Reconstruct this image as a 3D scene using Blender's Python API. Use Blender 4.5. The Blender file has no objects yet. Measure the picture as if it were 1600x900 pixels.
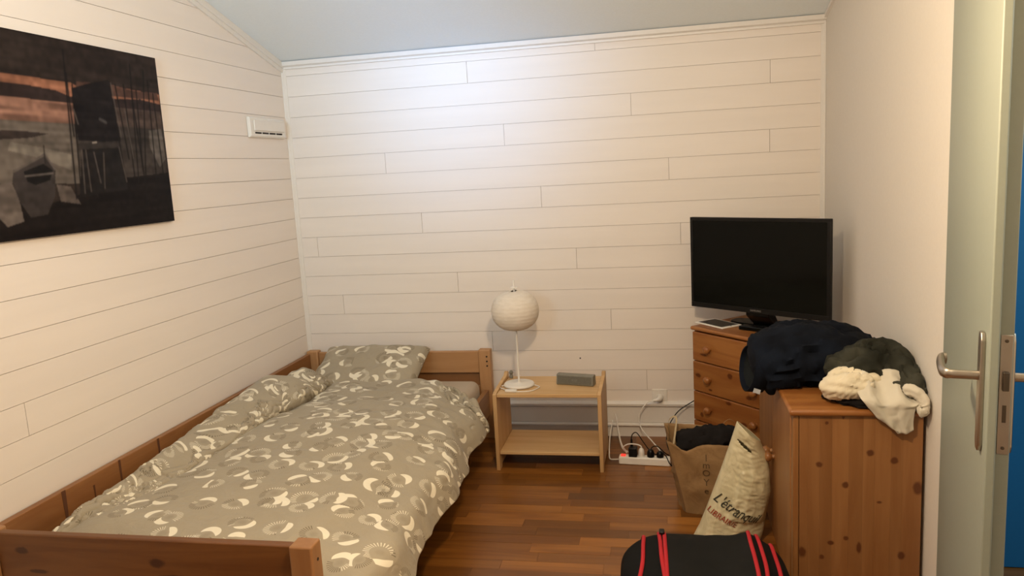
import bpy, bmesh, math, random
import numpy as np
from mathutils import Vector, Matrix, noise
random.seed(7)
SC = bpy.context.scene
COL = SC.collection

# ------------------------------------------------------------------ camera
cam = bpy.data.cameras.new('camera')
cam.sensor_width = 36.0
cam.lens = 1204.6 * 36.0 / 1600.0
cam.clip_start = 0.05
camo = bpy.data.objects.new('camera', cam)
COL.objects.link(camo)
yaw, pitch, roll = -0.19752, 0.15398, -0.05576
fwd = Vector((math.sin(yaw) * math.cos(pitch), math.cos(yaw) * math.cos(pitch), -math.sin(pitch)))
rt = Vector((math.cos(yaw), -math.sin(yaw), 0))
up = rt.cross(fwd)
r2 = rt * math.cos(roll) + up * math.sin(roll)
u2 = -rt * math.sin(roll) + up * math.cos(roll)
M = Matrix((r2, u2, -fwd)).transposed().to_4x4()
M.translation = Vector((2.0695, -4.1326, 1.4986))
camo.matrix_world = M
SC.camera = camo

# ------------------------------------------------------------------ light
W, ZT, SL, YF = 2.871, 2.143, 0.2705, -5.2      # room width, low wall height, ceiling slope, front wall
world = bpy.data.worlds.new('world'); SC.world = world
world.use_nodes = True
world.node_tree.nodes['Background'].inputs[0].default_value = (0.6, 0.75, 1.0, 1)
world.node_tree.nodes['Background'].inputs[1].default_value = 0.35

def area(name, loc, target, sx, sy, power, color, spread=180.0):
    l = bpy.data.lights.new(name, 'AREA'); l.shape = 'RECTANGLE'; l.size = sx; l.size_y = sy
    l.energy = power; l.color = color; l.spread = math.radians(spread)
    o = bpy.data.objects.new(name, l); COL.objects.link(o); o.location = loc
    o.rotation_euler = (Vector(target) - Vector(loc)).to_track_quat('-Z', 'Y').to_euler()
    return o
# added lights from an assumed window behind the camera: bluish wall patch, cool fill
area('added_daylight_patch', (1.0, -5.16, 2.05), (1.0, 0.0, 2.02), 0.62, 0.62, 2.5, (0.34, 0.58, 1.0), 20)
area('added_daylight_fill', (1.0, -5.15, 2.05), (0.3, -1.7, 2.80), 0.7, 0.7, 17, (0.50, 0.80, 1.0), 75)
# added fill lamp lighting the blue room beyond the open door
area('hall_fill', (3.7, -2.7, 2.3), (3.5, -1.6, 1.0), 0.8, 0.5, 24, (0.75, 0.95, 1.0), 180)

SC.view_settings.view_transform = 'Standard'
SC.view_settings.look = 'None'
SC.view_settings.exposure = 0.0
SC.view_settings.gamma = 1.0

# ------------------------------------------------------------------ materials
class NT:
    """tiny node-graph helper"""
    def __init__(s, name):
        s.m = bpy.data.materials.new(name); s.m.use_nodes = True
        s.t = s.m.node_tree; s.b = s.t.nodes['Principled BSDF']
    def n(s, typ, **kw):
        nd = s.t.nodes.new(typ)
        for k, v in kw.items(): setattr(nd, k, v)
        return nd
    def l(s, a, b): s.t.links.new(a, b)
    def put(s, sock, v):
        if isinstance(v, (int, float, tuple)): sock.default_value = v
        else: s.l(v, sock)
    def math(s, op, a, b=0.0, c=0.0, clamp=False):
        nd = s.n('ShaderNodeMath', operation=op); nd.use_clamp = clamp
        s.put(nd.inputs[0], a); s.put(nd.inputs[1], b); s.put(nd.inputs[2], c)
        return nd.outputs[0]
    def mix(s, f, a, b, mode='MIX'):
        nd = s.n('ShaderNodeMix', data_type='RGBA', blend_type=mode)
        s.put(nd.inputs[0], f)
        s.put(nd.inputs[6], a if not (isinstance(a, tuple) and len(a) == 3) else a + (1,))
        s.put(nd.inputs[7], b if not (isinstance(b, tuple) and len(b) == 3) else b + (1,))
        return nd.outputs[2]
    def smooth(s, v, lo, hi, a=0.0, b=1.0):
        nd = s.n('ShaderNodeMapRange', interpolation_type='SMOOTHSTEP')
        s.put(nd.inputs[0], v); nd.inputs[1].default_value = lo; nd.inputs[2].default_value = hi
        nd.inputs[3].default_value = a; nd.inputs[4].default_value = b
        return nd.outputs[0]
    def coord(s, scale=(1, 1, 1), rand=0.0, kind='Object'):
        tc = s.n('ShaderNodeTexCoord'); out = tc.outputs[kind]
        if rand:
            oi = s.n('ShaderNodeObjectInfo'); cb = s.n('ShaderNodeCombineXYZ')
            for i, k in enumerate((1.0, 1.7, 2.3)):
                s.l(s.math('MULTIPLY', oi.outputs['Random'], rand * k), cb.inputs[i])
            va = s.n('ShaderNodeVectorMath', operation='ADD'); s.l(out, va.inputs[0]); s.l(cb.outputs[0], va.inputs[1])
            out = va.outputs[0]
        mp = s.n('ShaderNodeMapping'); s.l(out, mp.inputs[0]); mp.inputs['Scale'].default_value = scale
        return mp.outputs[0]
    def noise(s, vec, scale=5.0, detail=3.0, rough=0.5, dist=0.0):
        nd = s.n('ShaderNodeTexNoise'); s.l(vec, nd.inputs['Vector'])
        nd.inputs['Scale'].default_value = scale; nd.inputs['Detail'].default_value = detail
        nd.inputs['Roughness'].default_value = rough; nd.inputs['Distortion'].default_value = dist
        return nd.outputs[0]
    def bump(s, h, strength=0.3, dist=0.002):
        nd = s.n('ShaderNodeBump'); nd.inputs['Strength'].default_value = strength
        nd.inputs['Distance'].default_value = dist; s.l(h, nd.inputs['Height'])
        s.l(nd.outputs[0], s.b.inputs['Normal'])
    def fin(s, col=None, rough=0.5, metal=0.0, spec=None):
        if col is not None:
            s.put(s.b.inputs['Base Color'], col if not (isinstance(col, tuple) and len(col) == 3) else col + (1,))
        s.put(s.b.inputs['Roughness'], rough); s.b.inputs['Metallic'].default_value = metal
        if spec is not None: s.b.inputs['Specular IOR Level'].default_value = spec
        return s.m

def paint(name, col, rough=0.55, grain=None, amt=0.06, bump=0.15, bscale=60.0, metal=0.0, spec=None):
    t = NT(name); v = t.coord(grain or (1, 1, 1), rand=9.0 if grain else 0.0)
    nz = t.noise(v, bscale if not grain else 9.0, 4.0, 0.6)
    dark = tuple(c * (1 - amt * 2) for c in col)
    c = t.mix(t.smooth(nz, 0.3, 0.7), dark, col)
    t.bump(nz, bump, 0.001)
    return t.fin(c, rough, metal, spec)

def wood(name, light, dark, axis=0, rough=0.45, knots=0.0, spots=None, spotaxes=(0, 2), tint=0.18, rings=1.0):
    """pine: stretched growth bands, fine fibre, optional scattered knots and placed knots"""
    t = NT(name)
    sc = [1.0, 1.0, 1.0]; sc[axis] = 0.09
    v = t.coord(tuple(sc), rand=7.0)
    band = t.noise(v, 14.0 * rings, 3.0, 0.55, 1.2)
    fib = t.noise(v, 160.0, 2.0, 0.6)
    f = t.math('ADD', t.math('MULTIPLY', t.smooth(band, 0.3, 0.72), 0.8), t.math('MULTIPLY', fib, 0.3), clamp=True)
    c = t.mix(f, light, dark)
    oi = t.n('ShaderNodeObjectInfo')
    f2 = t.math('MULTIPLY', oi.outputs['Random'], tint)
    c = t.mix(f2, c, tuple(x * 0.35 for x in dark))
    kcol = tuple(x * k for x, k in zip(dark, (0.30, 0.15, 0.07)))
    if knots:
        sk = [1.0, 1.0, 1.0]; sk[axis] = 0.55
        vo = t.n('ShaderNodeTexVoronoi'); t.l(t.coord(tuple(sk), rand=5.0), vo.inputs['Vector'])
        vo.inputs['Scale'].default_value = knots
        c = t.mix(t.smooth(vo.outputs['Distance'], 0.05, 0.14, 0.85, 0.0), c, kcol)
        c = t.mix(t.smooth(vo.outputs['Distance'], 0.10, 0.30, 0.35, 0.0), c, tuple(x * .5 for x in dark))
    if spots:
        tc = t.n('ShaderNodeTexCoord'); sp = t.n('ShaderNodeSeparateXYZ'); t.l(tc.outputs['Object'], sp.inputs[0])
        wob = t.noise(t.coord(), 60.0, 2.0)
        A, B = sp.outputs[spotaxes[0]], sp.outputs[spotaxes[1]]
        tot = None
        for (a, b, ra, rb) in spots:
            da = t.math('MULTIPLY', t.math('SUBTRACT', A, a), 1.0 / ra)
            db = t.math('MULTIPLY', t.math('SUBTRACT', B, b), 1.0 / rb)
            d = t.math('SQRT', t.math('ADD', t.math('MULTIPLY', da, da), t.math('MULTIPLY', db, db)))
            d = t.math('ADD', d, t.math('MULTIPLY', t.math('SUBTRACT', wob, 0.5), 0.6))
            k = t.smooth(d, 0.6, 1.25, 1.0, 0.0)
            tot = k if tot is None else t.math('MAXIMUM', tot, k)
        c = t.mix(t.math('MULTIPLY', tot, 0.85), c, kcol)
    t.bump(fib, 0.12, 0.0008)
    return t.fin(c, rough)

PINE_L, PINE_D = (0.39, 0.200, 0.082), (0.30, 0.135, 0.048)
MAT = {}
MAT['wall'] = paint('white_painted_board', (0.83, 0.765, 0.705), 0.6, (0.08, 1, 1), 0.02, 0.25)
MAT['wall_l'] = paint('white_painted_board_side', (0.83, 0.765, 0.705), 0.6, (1, 0.08, 1), 0.02, 0.25)
MAT['gapc'] = paint('board_joint_shadow', (0.40, 0.34, 0.27), 0.9, None, 0.02, 0)
MAT['plaster'] = paint('cream_plaster', (0.73, 0.69, 0.63), 0.75, None, 0.012, 0.35, 90.0)
MAT['ceil'] = paint('ceiling_paint', (0.80, 0.87, 0.91), 0.8, None, 0.012, 0.2, 90.0)  # bluish tint puts the cool daylight into the ceiling colour
MAT['trim'] = paint('trim_paint', (0.79, 0.76, 0.72), 0.45, None, 0.01, 0.05, 90.0)
MAT['door'] = paint('door_paint', (0.265, 0.295, 0.25), 0.5, None, 0.015, 0.08, 70.0)
MAT['blue'] = paint('blue_wall_paint', (0.004, 0.12, 0.26), 0.6, None, 0.02, 0.1, 60.0)
MAT['pine_x'] = wood('pine_along_x', PINE_L, PINE_D, 0, 0.45, 4.0)
MAT['pine_y'] = wood('pine_along_y', PINE_L, PINE_D, 1, 0.45, 4.0)
MAT['pine_z'] = wood('pine_along_z', PINE_L, PINE_D, 2, 0.45, 3.0)
MAT['head'] = wood('headboard_pine_lit', (0.54, 0.300, 0.135), (0.44, 0.225, 0.092), 0, 0.45, 3.0)  # paler copy of the pine: light on the headboard put into its colour
MAT['head_z'] = wood('headpost_pine_lit', (0.54, 0.300, 0.135), (0.44, 0.225, 0.092), 2, 0.45, 3.0)  # same paler copy for the head posts, light in the colour
MAT['chest_x'] = wood('orange_pine_along_x', (0.38, 0.160, 0.042), (0.24, 0.080, 0.018), 0, 0.38, 5.5)
MAT['chest_z'] = wood('orange_pine_along_z', (0.37, 0.175, 0.062), (0.26, 0.105, 0.030), 2, 0.4, 0.0)
MAT['light_x'] = wood('pale_pine_along_x', (0.68, 0.46, 0.235), (0.56, 0.345, 0.15), 0, 0.5, 2.2, tint=0.08)
MAT['light_z'] = wood('pale_pine_along_z', (0.66, 0.43, 0.215), (0.54, 0.325, 0.14), 2, 0.5, 2.2, tint=0.08)
MAT['light_y'] = wood('pale_pine_along_y', (0.66, 0.43, 0.215), (0.54, 0.325, 0.14), 1, 0.5, 2.2, tint=0.08)
MAT['floor'] = wood('oak_parquet', (0.38, 0.150, 0.027), (0.205, 0.070, 0.011), 0, 0.33, 0.0, tint=0.85)
MAT['tablewhite'] = paint('white_lacquer', (0.78, 0.70, 0.58), 0.4, None, 0.01, 0.0)
MAT['plastic_w'] = paint('white_plastic', (0.80, 0.77, 0.72), 0.35, None, 0.01, 0.0)
MAT['black'] = paint('black_plastic', (0.005, 0.005, 0.0055), 0.35, None, 0.02, 0.0, spec=0.25)
MAT['screen'] = paint('black_glass', (0.003, 0.0035, 0.003), 0.10, None, 0.0, 0.0, spec=0.12)
MAT['metal'] = paint('brushed_metal', (0.45, 0.40, 0.34), 0.32, (0.1, 1, 1), 0.05, 0.1, metal=1.0)
MAT['metal_d'] = paint('dark_metal', (0.12, 0.10, 0.08), 0.4, None, 0.02, 0.0, metal=1.0)
MAT['hole'] = paint('dark_recess', (0.012, 0.008, 0.006), 0.9, None, 0.0, 0.0)
MAT['seam'] = paint('dark_brown_groove', (0.10, 0.035, 0.012), 0.9, None, 0.0, 0.0)

def cloth(name, col, amt=0.12, rough=0.95, scale=500.0, big=None):
    t = NT(name); v = t.coord()
    w = t.noise(v, scale, 2.0); b = t.noise(v, 9.0, 3.0)
    c = t.mix(t.smooth(b, 0.3, 0.7), tuple(x * (1 - amt) for x in col), big or col)
    t.bump(w, 0.25, 0.0008)
    t.b.inputs['Sheen Weight'].default_value = 0.15 if sum(col) > 1 else 0.0
    return t.fin(c, rough, 0.0, 0.15)
MAT['denim'] = cloth('navy_denim', (0.0022, 0.0036, 0.008), 0.3, big=(0.005, 0.008, 0.016))
MAT['denim_in'] = cloth('jeans_lining', (0.010, 0.012, 0.013), 0.3)
MAT['olive'] = cloth('dark_olive_cloth', (0.022, 0.023, 0.017), 0.3, big=(0.050, 0.050, 0.038))
MAT['cream'] = cloth('cream_cloth', (0.70, 0.63, 0.48), 0.06)
MAT['offwhite'] = cloth('offwhite_thin_cloth', (0.60, 0.56, 0.47), 0.08)
MAT['darkcloth'] = cloth('black_cloth', (0.012, 0.010, 0.010), 0.3)
MAT['sheet'] = cloth('beige_sheet', (0.50, 0.41, 0.31), 0.05)
MAT['duffel'] = cloth('black_nylon', (0.0045, 0.0045, 0.0045), 0.25, 0.8)
MAT['duffel_top'] = cloth('charcoal_nylon', (0.0085, 0.0085, 0.008), 0.25, 0.75)
MAT['red'] = cloth('red_piping', (0.42, 0.022, 0.030), 0.1, 0.6)

def plastic_bag():
    t = NT('cream_plastic_film'); v = t.coord((1, 1, 0.6))
    a = t.noise(v, 22.0, 3.0, 0.5, 1.5)
    c = t.mix(t.smooth(a, 0.3, 0.7), (0.54, 0.49, 0.32), (0.66, 0.60, 0.41))
    t.bump(a, 0.5, 0.006)
    t.b.inputs['Transmission Weight'].default_value = 0.0
    return t.fin(c, 0.35)
MAT['film'] = plastic_bag()
def kraft():
    t = NT('brown_kraft_paper'); v = t.coord()
    a = t.noise(v, 14.0, 4.0, 0.6, 0.8); b = t.noise(v, 300.0, 2.0)
    c = t.mix(t.smooth(a, 0.3, 0.7), (0.21, 0.120, 0.048), (0.28, 0.165, 0.070))
    t.bump(a, 0.5, 0.008)
    return t.fin(c, 0.8)
MAT['kraft'] = kraft()
MAT['paper_light'] = paint('pale_paper_handle', (0.42, 0.33, 0.20), 0.8, None, 0.05, 0.1)
MAT['book'] = paint('cream_book_cover', (0.72, 0.66, 0.45), 0.5, None, 0.02, 0.0)
MAT['ink'] = paint('black_ink', (0.03, 0.028, 0.018), 0.6, None, 0.0, 0.0)
MAT['ink_red'] = paint('red_brown_ink', (0.33, 0.045, 0.02), 0.6, None, 0.0, 0.0)
MAT['ink_brown'] = paint('faded_brown_ink', (0.09, 0.05, 0.02), 0.8, None, 0.0, 0.0)
MAT['logo'] = paint('grey_logo', (0.20, 0.19, 0.18), 0.5, None, 0.0, 0.0)
MAT['label'] = paint('pale_grey_label', (0.30, 0.31, 0.33), 0.7, None, 0.05, 0.0)
MAT['speaker'] = paint('grey_speaker_body', (0.20, 0.19, 0.155), 0.45, None, 0.03, 0.0)
def grille():
    t = NT('speaker_grille'); vo = t.n('ShaderNodeTexVoronoi'); t.l(t.coord(), vo.inputs['Vector']); vo.inputs['Scale'].default_value = 420
    return t.fin(t.mix(t.smooth(vo.outputs['Distance'], 0.2, 0.5), (0.05, 0.05, 0.04), (0.135, 0.13, 0.105)), 0.6)
MAT['grille'] = grille()
def paper_shade():
    t = NT('rice_paper'); a = t.noise(t.coord((1, 1, 3)), 30.0, 3.0)
    t.b.inputs['Subsurface Weight'].default_value = 0.0
    t.bump(a, 0.15, 0.001)
    return t.fin(t.mix(t.smooth(a, 0.3, 0.7), (0.70, 0.63, 0.54), (0.76, 0.69, 0.60)), 0.8)
MAT['rice'] = paper_shade()
def glow(name, col, s):
    t = NT(name); t.b.inputs['Emission Color'].default_value = col + (1,); t.b.inputs['Emission Strength'].default_value = s
    return t.fin(col, 0.4)
MAT['led'] = glow('lit_red_switch', (0.9, 0.03, 0.02), 1.2)
MAT['bulb'] = glow('warm_bulb', (1.0, 0.72, 0.45), 6.0)
def glassm():
    t = NT('window_glass'); t.b.inputs['Transmission Weight'].default_value = 1.0
    return t.fin((0.9, 0.95, 1.0), 0.02)
MAT['glass'] = glassm()

def duvet_cloth():
    """grey cotton printed with white crescents and fans of fine rays"""
    t = NT('printed_grey_cotton')
    tc = t.n('ShaderNodeTexCoord')
    base_c = (0.375, 0.325, 0.240)
    white_c = (0.80, 0.74, 0.59)
    dark_c = (0.235, 0.195, 0.135)
    wh, ray, shade = None, None, None
    for (sc, off, rot) in ((8.5, (0.0, 0.0), 0.0), (7.4, (3.31, 7.7), 1.2)):
        mp = t.n('ShaderNodeMapping'); t.l(tc.outputs['UV'], mp.inputs[0])
        mp.inputs['Scale'].default_value = (sc, sc, 1); mp.inputs['Location'].default_value = (off[0], off[1], 0)
        mp.inputs['Rotation'].default_value = (0, 0, rot)
        vo = t.n('ShaderNodeTexVoronoi', voronoi_dimensions='2D'); t.l(mp.outputs[0], vo.inputs['Vector'])
        vo.inputs['Scale'].default_value = 1.0; vo.inputs['Randomness'].default_value = 0.72
        d = t.n('ShaderNodeVectorMath', operation='SUBTRACT'); t.l(mp.outputs[0], d.inputs[0]); t.l(vo.outputs['Position'], d.inputs[1])
        sp = t.n('ShaderNodeSeparateXYZ'); t.l(d.outputs[0], sp.inputs[0])
        cs = t.n('ShaderNodeSeparateColor'); t.l(vo.outputs['Color'], cs.inputs[0])
        r = t.math('SQRT', t.math('ADD', t.math('MULTIPLY', sp.outputs[0], sp.outputs[0]), t.math('MULTIPLY', sp.outputs[1], sp.outputs[1])))
        ang = t.math('ARCTAN2', sp.outputs[1], sp.outputs[0])
        a2 = t.math('SUBTRACT', t.math('MODULO', t.math('ADD', t.math('ADD', ang, 6.2832), t.math('MULTIPLY', cs.outputs[0], 6.2832)), 6.2832), 3.14159)
        aa = t.math('ABSOLUTE', a2)
        R = t.math('ADD', t.math('MULTIPLY', cs.outputs[1], 0.12), 0.24)
        dr = t.math('ABSOLUTE', t.math('SUBTRACT', r, R))
        A = t.math('ADD', t.math('MULTIPLY', cs.outputs[2], 0.55), 0.85)
        # crescent: band whose width tapers towards both ends
        wid = t.math('MULTIPLY', t.math('SUBTRACT', 1.0, t.math('POWER', t.math('DIVIDE', aa, A), 3.0)), 0.098)
        cres = t.smooth(t.math('SUBTRACT', wid, dr), -0.008, 0.008)
        # rays on the other side
        rr = t.smooth(t.math('SINE', t.math('MULTIPLY', a2, 30.0)), 0.25, 0.7)
        side = t.smooth(t.math('SUBTRACT', aa, t.math('ADD', A, 0.25)), 0.0, 0.08)
        inb = t.smooth(t.math('ABSOLUTE', t.math('SUBTRACT', r, t.math('SUBTRACT', R, 0.02))), 0.07, 0.10, 1.0, 0.0)
        rays = t.math('MULTIPLY', t.math('MULTIPLY', rr, side), inb)
        inn = t.smooth(r, 0.05, 0.17, 0.5, 0.0)
        pick = t.math('GREATER_THAN', cs.outputs[2], 0.06 if sc > 8 else 0.74)
        cres = t.math('MULTIPLY', cres, pick); rays = t.math('MULTIPLY', rays, pick); inn = t.math('MULTIPLY', inn, pick)
        wh = cres if wh is None else t.math('MAXIMUM', wh, cres)
        ray = rays if ray is None else t.math('MAXIMUM', ray, rays)
        shade = inn if shade is None else t.math('MAXIMUM', shade, inn)
    nz = t.noise(t.coord(), 6.0, 2.0)
    c = t.mix(t.smooth(nz, 0.3, 0.7), tuple(x * .95 for x in base_c), base_c)
    c = t.mix(t.math('MULTIPLY', shade, 0.55), c, dark_c)
    sg = t.noise(t.coord(), 13.0, 0.0)
    raycol = t.mix(t.math('GREATER_THAN', sg, 0.50), (0.13, 0.10, 0.06), white_c)
    c = t.mix(t.math('MULTIPLY', ray, 0.85), c, raycol)
    c = t.mix(wh, c, white_c)
    t.b.inputs['Sheen Weight'].default_value = 0.1
    f = t.noise(t.coord(), 22.0, 4.0, 0.55, 0.6)
    t.bump(f, 0.55, 0.010)
    return t.fin(c, 0.9, 0.0, 0.2)
MAT['duvet'] = duvet_cloth()
def vcol(name):
    t = NT(name); a = t.n('ShaderNodeVertexColor'); a.layer_name = 'Col'
    return t.fin(a.outputs[0], 0.5, 0.0, 0.08)
MAT['print'] = vcol('photo_print')

# ------------------------------------------------------------------ object helpers
def smooth_obj(o, ang=40):
    me = o.data
    if not me.polygons: return
    me.polygons.foreach_set('use_smooth', [True] * len(me.polygons))
    try: me.set_sharp_from_angle(angle=math.radians(ang))
    except Exception: pass

def obj(name, bm, mat, parent=None, smooth=None, bevel=0.0, seg=2, keep=False):
    me = bpy.data.meshes.new(name)
    if isinstance(bm, bmesh.types.BMesh):
        bmesh.ops.recalc_face_normals(bm, faces=bm.faces) if not keep else None
        bm.to_mesh(me); bm.free()
    else: me = bm; me.name = name
    me.materials.clear(); me.materials.append(MAT[mat] if isinstance(mat, str) else mat)
    o = bpy.data.objects.new(name, me); COL.objects.link(o)
    if parent: o.parent = parent
    if bevel:
        m = o.modifiers.new('bevel', 'BEVEL'); m.width = bevel; m.segments = seg; m.limit_method = 'ANGLE'
    if smooth or bevel: smooth_obj(o, smooth or 40)
    return o

def thing(name, label, cat, loc=(0, 0, 0), rotz=0.0, group=None):
    o = bpy.data.objects.new(name, None); COL.objects.link(o); o.empty_display_size = .05
    o.location = loc; o.rotation_euler = (0, 0, rotz)
    o['label'] = label; o['category'] = cat
    if group: o['group'] = group
    return o
def tag(o, label, cat, group=None):
    o['label'] = label; o['category'] = cat
    if group: o['group'] = group
    return o
def struct(o): o['kind'] = 'structure'; return o
def empty(name):
    o = bpy.data.objects.new(name, None); COL.objects.link(o); return o

def box(bm, x0, x1, y0, y1, z0, z1):
    vs = [bm.verts.new((x, y, z)) for x in (x0, x1) for y in (y0, y1) for z in (z0, z1)]
    for f in ((0, 1, 3, 2), (4, 6, 7, 5), (0, 4, 5, 1), (2, 3, 7, 6), (0, 2, 6, 4), (1, 5, 7, 3)):
        bm.faces.new([vs[i] for i in f])
    return vs
def bx(*a):
    bm = bmesh.new(); box(bm, *a); return bm
def prism(bm, poly, axis, a, b):
    """extrude a 2D polygon along an axis (0 x, 1 y, 2 z)"""
    def P(p, t):
        q = [0, 0, 0]; o = [i for i in range(3) if i != axis]; q[o[0]], q[o[1]], q[axis] = p[0], p[1], t
        return q
    A = [bm.verts.new(P(p, a)) for p in poly]; B = [bm.verts.new(P(p, b)) for p in poly]
    bm.faces.new(A); bm.faces.new(B[::-1])
    for i in range(len(poly)):
        j = (i + 1) % len(poly); bm.faces.new((A[i], B[i], B[j], A[j]))
def pr(poly, axis, a, b):
    bm = bmesh.new(); prism(bm, poly, axis, a, b); return bm
def crom(P, n):
    """Catmull-Rom through points, n samples per span"""
    P = [Vector(p) for p in P]; out = []
    for i in range(len(P) - 1):
        p0 = P[i - 1] if i else P[0] * 2 - P[1]; p1, p2 = P[i], P[i + 1]
        p3 = P[i + 2] if i + 2 < len(P) else P[-1] * 2 - P[-2]
        for k in range(n):
            t = k / n
            out.append(0.5 * ((2 * p1) + (p2 - p0) * t + (2 * p0 - 5 * p1 + 4 * p2 - p3) * t * t + (3 * p1 - p0 - 3 * p2 + p3) * t ** 3))
    out.append(P[-1]); return out
def tube(bm, pts, r, sides=8, cap=True, flat=None):
    """tube along points; r number or list; flat=(a,b) scales the two cross axes"""
    pts = [Vector(p) for p in pts]; n = len(pts)
    rs = r if isinstance(r, (list, tuple)) else [r] * n
    rings = []; nrm = None
    for i, p in enumerate(pts):
        d = (pts[min(i + 1, n - 1)] - pts[max(i - 1, 0)]).normalized()
        if nrm is None:
            ref = Vector((0, 0, 1)) if abs(d.z) < 0.9 else Vector((0, 1, 0))
            nrm = (ref - d * ref.dot(d)).normalized()
        else: nrm = (nrm - d * nrm.dot(d)).normalized()
        b = d.cross(nrm)
        fa, fb = flat or (1, 1)
        rings.append([bm.verts.new(p + (nrm * math.cos(2 * math.pi * k / sides) * fa + b * math.sin(2 * math.pi * k / sides) * fb) * rs[i]) for k in range(sides)])
    for a, b in zip(rings, rings[1:]):
        for k in range(sides):
            bm.faces.new((a[k], a[(k + 1) % sides], b[(k + 1) % sides], b[k]))
    if cap: bm.faces.new(rings[0][::-1]); bm.faces.new(rings[-1])
def tb(pts, r, sides=8, **k):
    bm = bmesh.new(); tube(bm, pts, r, sides, **k); return bm
def lathe(bm, prof, c=(0, 0, 0), sides=24, axis=2):
    """prof list of (r, h)"""
    rings = []
    o = [i for i in range(3) if i != axis]
    for r, h in prof:
        ring = []
        for k in range(sides):
            a = 2 * math.pi * k / sides; q = [0, 0, 0]
            q[o[0]] = c[o[0]] + r * math.cos(a); q[o[1]] = c[o[1]] + r * math.sin(a); q[axis] = c[axis] + h
            ring.append(bm.verts.new(q))
        rings.append(ring)
    for a, b in zip(rings, rings[1:]):
        for k in range(sides): bm.faces.new((a[k], a[(k + 1) % sides], b[(k + 1) % sides], b[k]))
    bm.faces.new(rings[0][::-1]); bm.faces.new(rings[-1])
def lt(prof, c=(0, 0, 0), sides=24, axis=2):
    bm = bmesh.new(); lathe(bm, prof, c, sides, axis); return bm
def N(x, y=0, z=0, s=1.0, seed=0.0):
    return noise.noise(Vector((x * s + seed, y * s + seed * .37, z * s - seed)))
def ridge(x, y, z=0, s=1.0, seed=0.0):
    return 1 - 2 * abs(N(x, y, z, s, seed))
def surf(rows, nu, nv, disp=None, close=False, uv=False):
    """surface through a grid of control points (rows x cols), Catmull-Rom both ways"""
    cols = [crom(r, nu) for r in rows]
    grid = [crom([c[j] for c in cols], nv) for j in range(len(cols[0]))]
    ni, nj = len(grid), len(grid[0])
    if disp:
        G2 = [[None] * nj for _ in range(ni)]
        for i in range(ni):
            for j in range(nj):
                a = grid[min(i + 1, ni - 1)][j] - grid[max(i - 1, 0)][j]; b = grid[i][min(j + 1, nj - 1)] - grid[i][max(j - 1, 0)]
                n = a.cross(b); n = n.normalized() if n.length > 1e-9 else Vector((0, 0, 1))
                G2[i][j] = grid[i][j] + n * disp(grid[i][j], i / (ni - 1), j / (nj - 1))
        grid = G2
    bm = bmesh.new()
    V = [[bm.verts.new(p) for p in r] for r in grid]
    L = bm.loops.layers.uv.new('UVMap') if uv else None
    for i in range(ni - 1):
        for j in range(nj - 1):
            f = bm.faces.new((V[i][j], V[i + 1][j], V[i + 1][j + 1], V[i][j + 1]))
    return bm, grid
def shell(o, t, off=-1):
    m = o.modifiers.new('thickness', 'SOLIDIFY'); m.thickness = t; m.offset = off; return o
def text_mesh(body, size, shear=0.0, extrude=0.0003):
    cu = bpy.data.curves.new('lettering', 'FONT'); cu.body = body; cu.size = size; cu.shear = shear
    cu.extrude = extrude; cu.align_x = 'CENTER'; cu.align_y = 'CENTER'
    o = bpy.data.objects.new('lettering', cu); COL.objects.link(o)
    dg = bpy.context.evaluated_depsgraph_get()
    me = bpy.data.meshes.new_from_object(o.evaluated_get(dg))
    bpy.data.objects.remove(o); bpy.data.curves.remove(cu)
    return me
def sub(o, n):
    m = o.modifiers.new('round', 'SUBSURF'); m.levels = n; m.render_levels = n; return o

# ------------------------------------------------------------------ the setting
PITCH, Z1 = 0.113, 2.0725
def zc(y): return ZT - SL * y          # ceiling height at y
G = 0.0009                             # half joint
# rows of boards: (z0, z1)
rows = [(Z1, Z1 + PITCH)] + [(Z1 - k * PITCH, Z1 - (k - 1) * PITCH) for k in range(1, 18)]
wb = struct(obj('wall_back', bx(-0.1, W + 0.1, 0.0, 0.1, 0, 2.3), 'gapc'))
joints = {0: 1.748, 1: 1.064, 2: 2.611, 3: 1.923, 4: 1.247, 5: 0.568, 6: 2.107, 7: 1.432, 8: 0.754, 9: 0.12, 10: 1.608, 11: 0.938, 12: 0.247,
          13: 1.782, 14: 1.116, 15: 0.45, 16: 1.964}
def plank(parent, mat, poly, axis, a, b):
    return obj('plank', pr(poly, axis, a, b), mat, parent)
for k, (z0, z1) in enumerate(rows):
    zt = min(z1, ZT - 0.002)
    z0 = max(z0, 0.19)
    j = joints.get(k)
    js = [0.0, j, W] if j else [0.0, W]
    if k in (5, 9, 12): js = [0.0, j, j + 2.04 if j + 2.04 < W - .1 else j + 1.6, W]
    for a, b in zip(js, js[1:]):
        d = -0.007 - 0.0009 * N(k * 3.1, a * 7.7)
        plank(wb, 'wall', [(a + G, z0 + G * .8), (b - G, z0 + G * .8), (b - G, zt - G * .8), (a + G, zt - G * .8)], 1, d, -0.0005)
wl = struct(obj('wall_left', pr([(0.0, 0.0), (YF, 0.0), (YF, zc(YF)), (0.0, ZT)], 0, -0.1, -0.0), 'gapc'))
lrows = [(Z1 + PITCH * k, Z1 + PITCH * (k + 1)) for k in range(12, -1, -1)] + [(Z1 - k * PITCH, Z1 - (k - 1) * PITCH) for k in range(1, 19)]
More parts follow.
